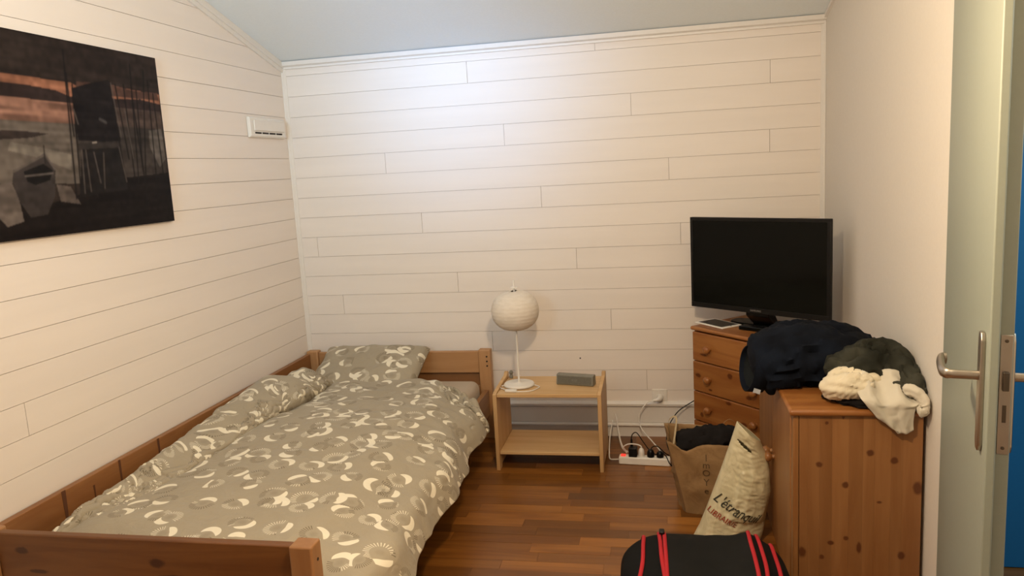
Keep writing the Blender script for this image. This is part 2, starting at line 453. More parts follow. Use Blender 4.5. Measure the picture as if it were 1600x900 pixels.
for k, (z0, z1) in enumerate(lrows):
    z0 = max(z0, 0.09)
    if z1 <= z0: continue
    ys = (ZT - z1) / SL if z1 > ZT else 0.0      # start of the row's top edge under the slope
    yb = (ZT - z0) / SL if z0 > ZT else 0.0
    if yb < YF: continue
    ys = max(ys, YF)
    js = [-(0.7 * k * 1.37 % 3.1) - 1.9 - (0.9 if k > 12 else 0)]
    if k == 24: js = [-2.05]
    js = [j for j in js if YF + .2 < j < min(ys, yb) - 0.3]
    edges = js + [YF]
    ytop, ybot = ys, yb
    for e in edges:
        d = 0.007 + 0.0009 * N(k * 2.3, e * 5.1)
        if ytop > e:
            plank(wl, 'wall_l', [(ybot, z0 + G), (e + G, z0 + G), (e + G, z1 - G), (ytop, z1 - G)], 0, 0.0005, d)
        ytop = ybot = e - G
LY = -1.752   # far jamb of the doorway
wr = bmesh.new()
prism(wr, [(0.1, 0), (LY + .02, 0), (LY + .02, zc(LY + .02)), (0.1, ZT)], 0, W, W + 0.1)
prism(wr, [(LY + .02, 2.06), (-2.62, 2.06), (-2.62, zc(-2.62)), (LY + .02, zc(LY + .02))], 0, W, W + 0.1)
prism(wr, [(-2.62, 0), (YF, 0), (YF, zc(YF)), (-2.62, zc(-2.62))], 0, W, W + 0.1)
struct(obj('wall_right', wr, 'plaster'))
# front wall behind the camera; its high window is assumed, added for daylight
wf = bmesh.new()
for a in ((-0.1, .6, 0, 4), (1.4, W + .1, 0, 4), (.6, 1.4, 0, 1.65), (.6, 1.4, 2.45, 4)):
    box(wf, a[0], a[1], YF - .1, YF, a[2], min(a[3], zc(YF)))
struct(obj('wall_front', wf, 'plaster'))
win = empty('assumed_window_1'); win['kind'] = 'structure'
b = bmesh.new()
for a in ((.6, 1.4, 1.65, 1.70), (.6, 1.4, 2.40, 2.45), (.6, .65, 1.70, 2.40), (1.35, 1.4, 1.70, 2.40)): box(b, a[0], a[1], YF - .08, YF - .03, a[2], a[3])
obj('assumed_window_frame', b, 'trim', win); obj('glass_pane', bx(.65, 1.35, YF - .06, YF - .055, 1.70, 2.40), 'glass', win)
# ceiling
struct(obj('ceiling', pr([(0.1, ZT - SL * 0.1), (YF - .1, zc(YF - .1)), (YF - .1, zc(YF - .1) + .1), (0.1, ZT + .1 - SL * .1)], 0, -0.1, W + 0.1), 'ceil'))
# floor: parquet strips one by one where they can be told apart, the rest joined
fl = struct(obj('floor', bx(-0.1, W + 0.1, YF - .1, 0.1, -0.06, -0.0045), 'seam'))
rest = bmesh.new(); cnt = 0
SW = 0.0705
ri = 0; y = 0.0
random.seed(3)
while y > YF:
    x = -random.random() * 0.5
    while x < W:
        L = random.uniform(0.28, 0.55); xa, xb = max(x, 0.0), min(x + L, W); x += L
        if xb - xa < 0.02: continue
        lift = random.uniform(-0.0004, 0.0004)
        a = (xa + .0004, xb - .0004, y - SW + .0004, y - .0004, -0.004, lift)
        if y > -2.15 and xb > 0.95 and cnt < 290:
            obj('floor_strip', bx(*a), 'floor', fl); cnt += 1
        else: box(rest, *a)
    y -= SW; ri += 1
o = obj('floor_strips', rest, 'floor', fl); o['kind'] = 'stuff'
# skirting / cable trunking along the back wall
sk = struct(obj('baseboard_back', bx(0.0, W, -0.012, 0.0, 0.0, 0.19), 'trim'))
obj('moulding', pr([(0, .060), (-.018, .060), (-.030, .066), (-.030, .074), (-.018, .080), (0, .080)], 0, 0.0, W), 'trim', sk)
obj('moulding', pr([(0, .172), (-.018, .172), (-.028, .178), (-.030, .190), (-.020, .200), (0, .203)], 0, 0.0, W), 'trim', sk)
obj('trim_board', bx(0, W, -.016, -.0125, .083, .169), 'trim', sk)
struct(obj('baseboard_left', bx(0.0, 0.012, YF, -0.032, 0.0, 0.088), 'trim'))
# corner and ceiling trims
struct(obj('trim_1', pr([(0, 0), (.026, 0), (.026, -.010), (.016, -.018), (.010, -.026), (0, -.026)], 2, 0.205, ZT - .02), 'trim', bevel=.002))
struct(obj('trim_2', pr([(W, 0), (W - .022, 0), (W - .022, -.008), (W - .014, -.014), (W - .008, -.022), (W, -.022)], 2, 0.205, ZT - .02), 'trim', bevel=.002))
struct(obj('trim_3', pr([(-.006, ZT - .034), (-.020, ZT - .034), (-.022, ZT - .022), (-.034, ZT - .016), (-.040, ZT + .006), (-.006, ZT - .003)], 0, 0.0, W), 'trim', bevel=.0015))
b = bmesh.new()
def sl(dy, dz): return (dy, ZT - SL * dy + dz)
for (x0, x1, h) in ((.006, .022, .034), (.006, .016, .056)):
    prism(b, [sl(-.02, -h), sl(YF, -h), sl(YF, -.001), sl(-.02, -.001)], 0, x0, x1)
struct(obj('trim_4', b, 'trim'))
struct(obj('trim_5', pr([sl(-.02, -.02), sl(YF, -.02), sl(YF, -.001), sl(-.02, -.001)], 0, W - .012, W), 'trim'))

# doorway lining and the blue room beyond
d1 = struct(empty('door_1'))
b = bmesh.new(); box(b, W - .004, W + .104, LY - .002, LY + .018, 0, 2.06); box(b, W - .004, W + .104, -2.62, -2.605, 0, 2.06); box(b, W - .004, W + .104, -2.605, LY - .002, 2.045, 2.06)
obj('door_frame', b, 'door', d1)
struct(obj('wall_hall_far', bx(W + .1, 4.6, -1.30, -1.2, 0, 2.6), 'blue'))
struct(obj('wall_hall_side', bx(4.5, 4.6, -3.6, -1.30, 0, 2.6), 'blue'))
struct(obj('floor_hall', bx(W + .0, 4.6, -3.6, -1.2, -0.06, -0.004), 'floor'))
# the open door leaf: local x runs from hinge to latch edge, local y is thickness (towards the hall)
LW = 0.805
ang = math.atan2(-2.54 + 1.752, 2.690 - 2.871)
dl = thing('room_door', 'pale grey-green door standing open at the right edge', 'door', (2.862, LY - .006, 0.006), ang)
dl.rotation_euler.z = ang
obj('door_leaf', bx(0.004, LW - .012, 0.016, 0.040, 0, 2.03), 'door', dl, bevel=.0012)
obj('door_face', bx(0.004, LW, -0.002, 0.0155, 0, 2.03), 'door', dl, bevel=.003)
# latch plate, bolt, lever handles
XE = LW - .012
lp = obj('latch_plate', bx(XE - .0005, XE + .0015, .0175, .0385, .885, 1.125), 'metal', dl, bevel=.001)
obj('latch_bolt', pr([(.023, 1.015), (.034, 1.015), (.034, 1.052), (.023, 1.052)], 0, XE, XE + .009), 'metal_d', lp, bevel=.001)
obj('bolt_slot', bx(XE + .0012, XE + .0019, .0245, .0315, .950, .985), 'metal_d', lp)
for z in (.898, 1.113): obj('screw', lt([(.0035, 0), (.0035, .0012), (.002, .0016)], (XE + .0013, .028, z), 10, 0), 'metal_d', lp)
for s, y0 in ((-1, -.002), (1, .040)):
    bp = bmesh.new()
    ya, yb = (y0 - .009, y0) if s < 0 else (y0, y0 + .009)
    prism(bp, [(LW - .079, .89), (LW - .070, .875), (LW - .05, .875), (LW - .041, .89), (LW - .041, 1.105), (LW - .05, 1.120), (LW - .070, 1.120), (LW - .079, 1.105)], 1, ya, yb)
    hp = obj('handle_plate', bp, 'metal', dl, bevel=.002)
    hb = bmesh.new(); yy = y0 + s * .009
    tube(hb, crom([(LW - .059, yy, 1.03), (LW - .059, yy + s * .030, 1.03), (LW - .061, yy + s * .050, 1.03), (LW - .074, yy + s * .060, 1.03), (LW - .12, yy + s * .061, 1.032), (LW - .172, yy + s * .056, 1.033), (LW - .178, yy + s * .046, 1.033)], 5), [.0095] * 11 + [.011] * 5 + [.013] * 15, 12, flat=(1.0, .62))
    obj('door_lever', hb, 'metal', hp, smooth=50)

# ------------------------------------------------------------------ ventilation grille and picture on the left wall
v = thing('air_vent', 'small white slotted air vent high on the left boarded wall', 'vent', (0.008, -0.27, 1.78))
obj('cover', pr([(0, -.052), (.012, -.052), (.020, -.044), (.020, .044), (.012, .052), (0, .052)], 1, -.185, .185), 'plastic_w', v, bevel=.002)
f2 = obj('flap', bx(.0195, .028, -.155, .165, -.018, .036), 'plastic_w', v, bevel=.003)
for k in range(4): obj('slot', bx(.0195, .0212, -.145 + k * .075, -.145 + k * .075 + .064, -.033, -.025), 'hole', v)

PY0, PY1, PZ0, PZ1 = -2.19, -1.172, 1.357, 2.028
pic = thing('wall_picture', 'large dark frameless print of a lakeside hut and boat at dusk', 'picture', (0.009, PY1, PZ0))
ny, nz = 440, 290
yy, zz = np.meshgrid(np.linspace(PY0, PY1, ny), np.linspace(PZ0, PZ1, nz))
rng = np.random.default_rng(4)
def vnoise(sy, sz, seed):
    r = np.random.default_rng(seed); gy, gz = int(1.1 / sy) + 3, int(.75 / sz) + 3
    g = r.random((gz, gy)); fy = (yy - PY0) / sy; fz = (zz - PZ0) / sz
    iy, iz = fy.astype(int), fz.astype(int); ty, tz = fy - iy, fz - iz
    ty = ty * ty * (3 - 2 * ty); tz = tz * tz * (3 - 2 * tz)
    return (g[iz, iy] * (1 - ty) + g[iz, iy + 1] * ty) * (1 - tz) + (g[iz + 1, iy] * (1 - ty) + g[iz + 1, iy + 1] * ty) * tz
streak = vnoise(.22, .012, 1) * .6 + vnoise(.09, .02, 2) * .4
img = np.zeros((nz, ny, 3)); img[:] = (.021, .015, .013)
img += (streak[..., None] - .4) * np.array((.020, .014, .011))
def inside(poly):
    m = np.zeros(yy.shape, bool); n = len(poly)
    for i in range(n):
        (x1, y1), (x2, y2) = poly[i], poly[(i + 1) % n]
        if y1 == y2: continue
        c = ((y1 > zz) != (y2 > zz)) & (yy < (x2 - x1) * (zz - y1) / (y2 - y1) + x1); m ^= c
    return m
def fill(poly, col, amt=.25, a=1.0):
    m = inside(poly); c = np.array(col) * (1 + (streak[m] - .5)[:, None] * amt * 2)
    img[m] = img[m] * (1 - a) + c * a
def stroke(p, q, col, w=.004, a=1.0):
    p, q = np.array(p), np.array(q); d = q - p; L = d @ d
    t = np.clip(((yy - p[0]) * d[0] + (zz - p[1]) * d[1]) / L, 0, 1)
    dist = np.hypot(yy - p[0] - t * d[0], zz - p[1] - t * d[1])
    k = np.clip(1.4 - dist / w, 0, 1)[..., None] * a; img[:] = img * (1 - k) + np.array(col) * k
fill([(PY0, 1.895), (-1.938, 1.885), (-1.8, 1.884), (-1.672, 1.883), (-1.60, 1.86), (-1.454, 1.89), (-1.175, 1.88), (-1.175, 1.84), (-1.68, 1.835), (PY0, 1.84)], (.235, .105, .065), .6)
fill([(-1.64, 1.89), (-1.454, 1.895), (-1.344, 1.883), (-1.186, 1.885), (-1.181, 1.855), (-1.65, 1.85)], (.085, .045, .034), .6)
fill([(PY0, 1.855), (-1.944, 1.858), (-1.841, 1.856), (-1.744, 1.850), (-1.676, 1.833), (-1.5, 1.84), (-1.3, 1.852), (-1.175, 1.84), (-1.175, 1.812), (-1.679, 1.812), (PY0, 1.818)], (.026, .017, .016), .2)
fill([(PY0, 1.814), (-1.679, 1.811), (-1.18, 1.811), (-1.18, 1.736), (PY0, 1.738)], (.215, .115, .085), .7)
fill([(-1.65, 1.811), (-1.18, 1.811), (-1.18, 1.72), (-1.65, 1.72)], (.065, .045, .038), .4)
fill([(PY0, 1.738), (-1.18, 1.738), (-1.18, 1.54), (-1.719, 1.53), (PY0, 1.545)], (.105, .088, .076), .35)
fill([(-1.68, 1.738), (-1.18, 1.738), (-1.18, 1.54), (-1.68, 1.53)], (.042, .034, .030), .5)
fill([(-1.972, 1.67), (-1.843, 1.654), (-1.714, 1.632), (-1.724, 1.577), (-1.851, 1.617), (-1.984, 1.643)], (.16, .14, .12), .3, .8)
fill([(PY0, 1.70), (-1.972, 1.706), (-1.905, 1.706), (-1.804, 1.701), (-1.885, 1.685), (-1.977, 1.678), (PY0, 1.672)], (.030, .022, .020))
fill([(PY0, 1.50), (-2.016, 1.50), (-1.847, 1.465), (-1.73, 1.485), (-1.446, 1.545), (-1.175, 1.56), (-1.17, 1.35), (PY0, 1.35)], (.0085, .0062, .006), .6)
fill([(-2.14, 1.52), (-1.99, 1.545), (-1.969, 1.489), (-1.962, 1.415), (-2.029, 1.402)], (.11, .09, .08), .5)
fill([(-1.802, 1.530), (-1.738, 1.520), (-1.700, 1.456), (-1.793, 1.471)], (.085, .068, .060), .5)
fill([(-1.975, 1.58), (-1.927, 1.592), (-1.836, 1.636), (-1.796, 1.583), (-1.815, 1.491), (-1.859, 1.430), (-1.932, 1.425), (-1.969, 1.480), (-1.985, 1.544)], (.034, .028, .027), .3)
fill([(-1.935, 1.575), (-1.847, 1.600), (-1.809, 1.578), (-1.828, 1.545), (-1.892, 1.530), (-1.924, 1.543)], (.008, .007, .007))
stroke((-1.975, 1.575), (-1.836, 1.630), (.09, .075, .068), .004); stroke((-1.836, 1.632), (-1.800, 1.582), (.10, .085, .08), .004)
stroke((-1.93, 1.560), (-1.81, 1.568), (.10, .085, .08), .003); stroke((-1.838, 1.60), (-1.834, 1.66), (.02, .016, .015), .003)
fill([(-1.669, 1.864), (-1.559, 1.894), (-1.474, 1.911), (-1.459, 1.831), (-1.452, 1.746), (-1.446, 1.677), (-1.67, 1.682), (-1.673, 1.796)], (.011, .0085, .009), .5)
fill([(-1.679, 1.672), (-1.448, 1.684), (-1.437, 1.66), (-1.677, 1.647)], (.030, .025, .023), .5)
fill([(-1.27, 1.731), (-1.187, 1.74), (-1.183, 1.617), (-1.227, 1.582), (-1.275, 1.663)], (.12, .105, .095), .5, .8)
fill([(-1.66, 1.65), (-1.46, 1.66), (-1.44, 1.50), (-1.70, 1.48)], (.012, .010, .010), .6)
poles = [[(-1.685, 1.99), (-1.717, 1.477)], [(-1.686, 1.913), (-1.688, 1.697)], [(-1.663, 1.876), (-1.692, 1.486)], [(-1.468, 1.904), (-1.446, 1.529)],
         [(-1.438, 1.897), (-1.412, 1.617)], [(-1.39, 1.901), (-1.392, 1.55)], [(-1.338, 1.982), (-1.371, 1.527)], [(-1.259, 1.969), (-1.338, 1.458)],
         [(-1.348, 1.861), (-1.329, 1.435)], [(-1.621, 1.576), (-1.61, 1.482)], [(-1.318, 1.885), (-1.337, 1.572)], [(-1.24, 1.93), (-1.26, 1.5)], [(-1.215, 1.88), (-1.21, 1.56)]]
for p, q in poles: stroke(p, q, (.010, .008, .008), .0042)
for p, q in ([(-1.66, 1.647), (-1.672, 1.495)], [(-1.64, 1.647), (-1.64, 1.50)], [(-1.461, 1.90), (-1.44, 1.70)], [(-1.55, 1.638), (-1.567, 1.509)], [(-1.461, 1.66), (-1.442, 1.53)], [(-1.60, 1.64), (-1.585, 1.53)], [(-1.672, 1.79), (-1.66, 1.74)], [(-1.40, 1.80), (-1.385, 1.62)]):
    stroke(p, q, (.085, .070, .062), .0032, .8)
stroke((-1.60, 1.675), (-1.58, 1.677), (.3, .26, .23), .003); stroke((-1.545, 1.762), (-1.515, 1.752), (.06, .055, .055), .006)
img[:] = img + (vnoise(.018, .018, 9) - .5)[..., None] * img * .5
for ax in (0, 1):
    img = (np.roll(img, 1, ax) + 2 * img + np.roll(img, -1, ax)) / 4
img = np.clip(img, .002, 1)
me = bpy.data.meshes.new('print')
verts = np.stack([np.full(yy.size, .0205), (yy - PY1).ravel(), (zz - PZ0).ravel()], 1)
idx = np.arange(ny * nz).reshape(nz, ny)
fc = np.stack([idx[:-1, :-1], idx[:-1, 1:], idx[1:, 1:], idx[1:, :-1]], -1).reshape(-1, 4)
me.from_pydata(verts.tolist(), [], fc.tolist()); me.update()
ca = me.color_attributes.new('Col', 'FLOAT_COLOR', 'POINT')
ca.data.foreach_set('color', np.concatenate([img, np.ones((nz, ny, 1))], 2).astype(np.float32).ravel())
obj('print', me, 'print', pic)
obj('panel', bx(0, .0200, PY0 - PY1, 0, 0, PZ1 - PZ0), 'black', pic)

# ------------------------------------------------------------------ bed
BX0, BX1, BY0, BY1, BZ = 0.018, 1.112, -2.322, -0.022, 0.508
bed = thing('pine_bed', 'single pine bed with plank rails along the left wall', 'bed', (0, 0, 0))
def post(x0, x1, y0, y1, holes=()):
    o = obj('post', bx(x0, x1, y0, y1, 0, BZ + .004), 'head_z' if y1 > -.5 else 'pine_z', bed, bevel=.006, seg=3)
    return o
ph = post(BX1 - .068, BX1, BY1 - .052, BY1)
for z in (.474, .447, .421): obj('bolt_hole', lt([(.0048, 0), (.0048, .002)], (BX1 - .020, BY1 - .0538, z), 12, 1), 'hole', ph)
post(BX0, BX0 + .068, BY1 - .052, BY1)
pf = post(BX1 - .068, BX1, BY0, BY0 + .060)
obj('bolt_hole', lt([(.0048, 0), (.0048, .002)], (BX1 - .0012, BY0 + .032, BZ - .045), 12, 0), 'hole', pf)
post(BX0, BX0 + .068, BY0, BY0 + .060)
ix0, ix1 = BX0 + .069, BX1 - .069
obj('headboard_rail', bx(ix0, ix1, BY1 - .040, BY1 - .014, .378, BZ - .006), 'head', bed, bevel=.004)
obj('headboard_gap_shade', bx(ix0 - .01, ix1 + .01, BY1 - .0125, BY1 - .004, .19, .40), 'pine_x', bed)  # added board, its brown stands in for shade in the rail gap
obj('headboard_rail', bx(ix0, ix1, BY1 - .040, BY1 - .014, .17, .307), 'pine_x', bed, bevel=.004)
MAT['foot'] = wood('footboard_pine_shaded', (0.19, 0.075, 0.018), (0.12, 0.040, 0.008), 0, 0.42, 0.0,  # darker copy of the pine: the footboard's shade put into its colour
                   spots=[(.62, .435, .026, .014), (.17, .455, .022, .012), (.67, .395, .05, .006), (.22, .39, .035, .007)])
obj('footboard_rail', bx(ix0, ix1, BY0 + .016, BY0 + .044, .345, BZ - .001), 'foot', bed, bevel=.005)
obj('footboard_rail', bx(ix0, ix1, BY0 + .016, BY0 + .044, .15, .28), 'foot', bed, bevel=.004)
MAT['side'] = wood('side_rail_pine', (0.33, 0.150, 0.052), (0.23, 0.088, 0.026), 1, 0.45, 3.0)
sr = obj('side_rail', bx(BX0, BX0 + .024, BY0 + .062, BY1 - .054, .36, .497), 'side', bed, bevel=.003)
for y, w, z in ((-1.985, .009, .36), (-1.705, .0055, .36), (-1.475, .006, .36), (-1.845, .004, .40)):
    top = .4975 if z < .39 else .458
    obj('slot', pr([(y - w * .4, z), (y + w * .6, z), (y + w, (top + z) / 2), (y + w * 1.1, top), (y - w, top), (y - w * .7, (top + z) / 2)], 0, BX0 + .0238, BX0 + .0248), 'seam', sr)
obj('side_rail', bx(BX0, BX0 + .024, BY0 + .062, BY1 - .054, .15, .28), 'pine_y', bed, bevel=.003)
obj('side_rail', bx(BX1 - .045, BX1 - .018, BY0 + .062, BY1 - .053, .14, .285), 'pine_y', bed, bevel=.003)
for k in range(14):
    y = -.2 - k * .15
    obj('bed_slat', bx(BX0 + .03, BX1 - .047, y - .035, y + .035, .155, .172), 'pine_x', bed)

# mattress
bm = bmesh.new(); box(bm, .062, 1.050, -2.235, -.078, .178, .345)
o = obj('mattress', bm, 'sheet', bevel=.045, seg=5); tag(o, 'mattress in plain beige sheet on the pine bed', 'mattress')

# pillow: two puffed faces sewn at the rim
def pillow_mesh(w, h, t, n=40):
    bm = bmesh.new(); top, bot = {}, {}
    for i in range(n + 1):
        for j in range(n + 1):
            u, v_ = i / n * 2 - 1, j / n * 2 - 1
            e = max(0, (1 - u ** 4)) ** .5 * max(0, (1 - v_ ** 4)) ** .5
            pinch = 1 - .05 * (1 - abs(u)) * 0 - .06 * (v_ * v_) * (1 - u * u) * 0
            x = u * w / 2 * (1 - .05 * (1 - v_ * v_) * 0 + .03 * (abs(v_) ** 3)); y = v_ * h / 2 * (1 + .04 * abs(u) ** 3)
            z = e * t / 2
            wr_ = .009 * ridge(x, y, 0, 8, 3) * (1.2 - e * .3) + .006 * ridge(x * 1.4, y, 0, 18, 8) + .014 * N(x, y, 0, 5, 2) * e
            edge = i in (0, n) or j in (0, n)
            top[i, j] = bm.verts.new((x, y, z + wr_ * (0 if edge else 1)))
            bot[i, j] = top[i, j] if edge else bm.verts.new((x, y, -z * .7))
    L = bm.loops.layers.uv.new('UVMap')
    for i in range(n):
        for j in range(n):
            for d, rev in ((top, 0), (bot, 1)):
                q = [d[i, j], d[i + 1, j], d[i + 1, j + 1], d[i, j + 1]]
                if rev: q = q[::-1]
                f = bm.faces.new(q)
                for lp_ in f.loops: lp_[L].uv = (lp_.vert.co.x + 2.3, lp_.vert.co.y + (3 if rev else 1.1))
    return bm
o = obj('pillow', pillow_mesh(.60, .40, .13), 'duvet', smooth=60)
o.location = (.475, -.285, .445); o.rotation_euler = (math.radians(24), math.radians(0), math.radians(-1)); sub(o, 1)
tag(o, 'grey pillow with white crescent print leaning on the pine headboard', 'pillow')

# duvet
def lerp_tab(tab, y):
    tab = sorted(tab, reverse=True)
    if y >= tab[0][0]: return tab[0][1]
    for (a, va), (b_, vb) in zip(tab, tab[1:]):
        if y >= b_:
            t = (y - a) / (b_ - a); t = t * t * (3 - 2 * t) * .4 + t * .6
            return va + (vb - va) * t
    return tab[-1][1]
RZ = [(-.38, .50), (-.50, .535), (-.60, .500), (-.78, .560), (-1.1, .535), (-1.45, .50), (-1.8, .468), (-2.0, .450), (-2.24, .40)]
CX = [(-.40, .315), (-.62, .33), (-.85, .345), (-1.1, .30), (-1.43, .275), (-1.8, .235), (-2.02, .18), (-2.24, .14)]
HX = [(-.40, 1.16), (-.6, 1.215), (-1.05, 1.225), (-1.5, 1.25), (-1.96, 1.255), (-2.24, 1.26)]
HZ = [(-.40, .30), (-.55, .275), (-.75, .262), (-1.05, .240), (-1.5, .255), (-1.96, .240), (-2.24, .235)]
LX = [(-.38, .17), (-.5, .11), (-.76, .085), (-2.24, .085)]
NY, ys, ye = 150, -.385, -2.246
cs = []
for i in range(NY + 1):
    y = ys + (ye - ys) * i / NY
    k = min(1, i / 16)                                    # rounded head end
    rz, cx, hx, hz, lx = (lerp_tab(T, y) for T in (RZ, CX, HX, HZ, LX))
    hx += .012 * math.sin(y * 9 + 1) + .008 * math.sin(y * 21); hz += .008 * math.sin(y * 13)
    rz = .43 + (rz - .43) * (.3 + .7 * math.sin(k * math.pi / 2))
    mid = .432 + .012 * math.sin(y * 4.1) + .01 * (1 - k)
    foot = max(0, (-y - 2.05) / .2)
    mid -= .05 * foot ** 2; rz -= .03 * foot
    P = [(lx + .03, .375), (lx, .41 + (rz - .45) * .3), (lx + .03, rz - .028), (lx + (cx - lx) * .48, rz), (cx - .015, rz - .030), (cx + .024, rz - .072 if rz - .072 > mid + .006 else mid + .006), (cx - .020, mid - .034),
         (cx + .045, mid + .004), (.55 if cx < .3 else .6, mid + .012), (.80, mid + .010), (.97, mid - .002), (1.075, mid - .035), (hx - .060, .365), (hx - .022, hz + .06), (hx, hz)]
    cs.append([Vector((p[0], y, p[1])) for p in P])
prof = [crom(c, 9) for c in cs]
nj = len(prof[0])
for i in range(NY + 1):
    for j in range(nj):
        p = prof[i][j]
        x, y = p.x, p.y; jj = j / (nj - 1)
        a, b_ = prof[max(i - 1, 0)][j], prof[min(i + 1, NY)][j]
        c, d = prof[i][max(j - 1, 0)], prof[i][min(j + 1, nj - 1)]
        nrm = (d - c).cross(a - b_).normalized()
        left = max(0, 1 - abs(jj - .28) / .28)
        drop = max(0, (jj - .74) / .26)
        head = max(0, 1 - (ys - y) / .55)
        w = .011 * ridge(x, y, 0, 6.0, 1.3) + .006 * (1 - .7 * drop) * ridge(x * 1.2 + y * .5, y, 0, 14.0, 4.1) + .012 * N(x, y, 0, 2.6, 9.1)
        w += left * (.011 * ridge(x, y * 1.0, p.z, 11.0, 6.6) + .020 * N(x, y, p.z, 6.0, 2.2)) * (1 + .8 * math.exp(-((y + .7) / .25) ** 2))
        w += head * .006 * ridge(x * .7, y * 1.5, 0, 9.0, 5.2)
        w += drop * (.010 * N(0, y, 0, 6.0, 3.3) + .003 * N(x * .3, y, 0, 15.0, 7.7))
        # foot hump behind the footboard
        w += .016 * math.exp(-((x - .33) / .12) ** 2 - ((y + 2.06) / .07) ** 2)
        edge = min(1, (ys - y) / .03)
        p2 = p + Vector((nrm.x, nrm.y * .2, nrm.z)) * w
        # head hem is not straight: advances towards the right corner
        hem = max(0, 1 - (ys - y) / .35)
        if x > .75: p2.y += hem * (.02 * math.exp(-((x - .85) / .12) ** 2) - .24 * max(0, (x - .90) / .3))
        else: p2.y += hem * (.018 * math.sin(x * 14))
        if i < 6: p2.z -= .035 * (1 - i / 6) ** 2 * (1 if x < 1.05 else .2)
        prof[i][j] = p2
for i in range(NY + 1):
    for j in range(nj): prof[i][j].x = max(prof[i][j].x, .048)
bm = bmesh.new(); L = bm.loops.layers.uv.new('UVMap')
U = [[0.0] * nj for _ in range(NY + 1)]
for i in range(NY + 1):
    for j in range(1, nj): U[i][j] = U[i][j - 1] + (prof[i][j] - prof[i][j - 1]).length
    off = U[i][int(nj * .6)] - prof[i][int(nj * .6)].x
    U[i] = [u - off for u in U[i]]
Us = [[sum(U[k][j] for k in range(max(0, i - 14), min(NY, i + 14) + 1)) / (min(NY, i + 14) - max(0, i - 14) + 1) for j in range(nj)] for i in range(NY + 1)]
U = Us
V = [[bm.verts.new(p) for p in r] for r in prof]
for i in range(NY):
    for j in range(nj - 1):
        q = ((i, j), (i + 1, j), (i + 1, j + 1), (i, j + 1))
        f = bm.faces.new([V[a][b_] for a, b_ in q])
        for lp_, (a, b_) in zip(f.loops, q): lp_[L].uv = (U[a][b_], -(ys + (ye - ys) * a / NY))
o = obj('duvet', bm, 'duvet', smooth=75)
shell(o, .020, -1 if True else 1); sub(o, 1)
tag(o, 'crumpled grey duvet with white crescent and ray print spread over the bed', 'duvet')

# ------------------------------------------------------------------ bedside table
NX0, NX1, NY0, NY1 = 1.219, 1.757, -.532, -.195
ns = thing('bedside_table', 'small pale pine bedside table with one lower shelf', 'table', ((NX0 + NX1) / 2, (NY0 + NY1) / 2, 0))
def at_(o, root): o.location = -root.location if False else o.location; o.matrix_parent_inverse = root.matrix_world.inverted(); return o
def P_(root, bm):  # shift a mesh from world to the thing's own space
    R = root.rotation_euler.z
    mt = Matrix.Rotation(-R, 4, 'Z') @ Matrix.Translation(-root.location)
    bmesh.ops.transform(bm, matrix=mt, verts=bm.verts); return bm
obj('side_panel', P_(ns, pr([(NY0, 0), (NY0 + .05, 0), (NY0 + .06, .02), (NY1 - .06, .02), (NY1 - .05, 0), (NY1, 0), (NY1, .420), (NY1 - .01, .428), (NY1 - .03, .428), (NY1 - .05, .416), (NY0 + .02, .402), (NY0, .395)], 0, NX0, NX0 + .019)), 'light_z', ns, bevel=.002)
obj('side_panel', P_(ns, pr([(NY0, 0), (NY0 + .05, 0), (NY0 + .06, .02), (NY1 - .06, .02), (NY1 - .05, 0), (NY1, 0), (NY1, .420), (NY1 - .01, .428), (NY1 - .03, .428), (NY1 - .05, .416), (NY0 + .02, .402), (NY0, .395)], 0, NX1 - .019, NX1)), 'light_z', ns, bevel=.002)
tt = obj('table_top', P_(ns, bx(NX0 + .0195, NX1 - .0195, NY0 + .006, NY1, .378, .396)), 'light_x', ns, bevel=.003)
obj('shelf', P_(ns, bx(NX0 + .0195, NX1 - .0195, NY0 + .012, NY1, .080, .097)), 'light_x', ns, bevel=.003)

# paper globe lamp
TZ = .3962
lamp = thing('table_lamp', 'white table lamp with round paper shade on bedside table', 'lamp', (1.327, -.375, TZ))
obj('base', lt([(.070, 0), (.079, .004), (.079, .010), (.074, .0155), (.012, .0185), (.008, .022)], sides=40), 'plastic_w', lamp, smooth=40)
obj('pole', lt([(.0052, .018), (.0052, .545)], sides=14), 'plastic_w', lamp, smooth=40)
fin_ = obj('finial', lt([(.003, .508), (.019, .508), (.019, .511), (.0045, .5125), (.0045, .545), (.002, .548)], sides=16), 'plastic_w', lamp, smooth=40)
sh = bmesh.new(); prof_ = []
nr = 60
SR, SH, ZC = .121, .099, .392
for i in range(nr + 1):
    a = -math.pi / 2 + .12 + (math.pi - .20) * i / nr
    rr = SR * max(.001, math.cos(a)) ** .82; h = ZC + SH * math.sin(a) * 1.02
    rr += .0006 * math.cos(i / nr * 2 * math.pi * 15)
    prof_.append((rr, h))
rings = []
for i, (r, h) in enumerate(prof_):
    ring = []
    for k in range(48):
        a = 2 * math.pi * k / 48; wob = 1 + .006 * math.cos(a * 3 + i * .05)
        ring.append(sh.verts.new((r * wob * math.cos(a), r * wob * math.sin(a), h + .003 * math.sin(a + .8) * (i / nr))))
    rings.append(ring)
for a, b in zip(rings, rings[1:]):
    for k in range(48): sh.faces.new((a[k], a[(k + 1) % 48], b[(k + 1) % 48], b[k]))
shade = obj('lamp_shade', sh, 'rice', lamp, smooth=60)
hb = bmesh.new()
for k in range(4):
    a = k * math.pi / 2 + .4
    tube(hb, [(.003 * math.cos(a), .003 * math.sin(a), .500), (.030 * math.cos(a), .030 * math.sin(a), .489)], .0012, 5)
obj('shade_holder', hb, 'plastic_w', lamp)
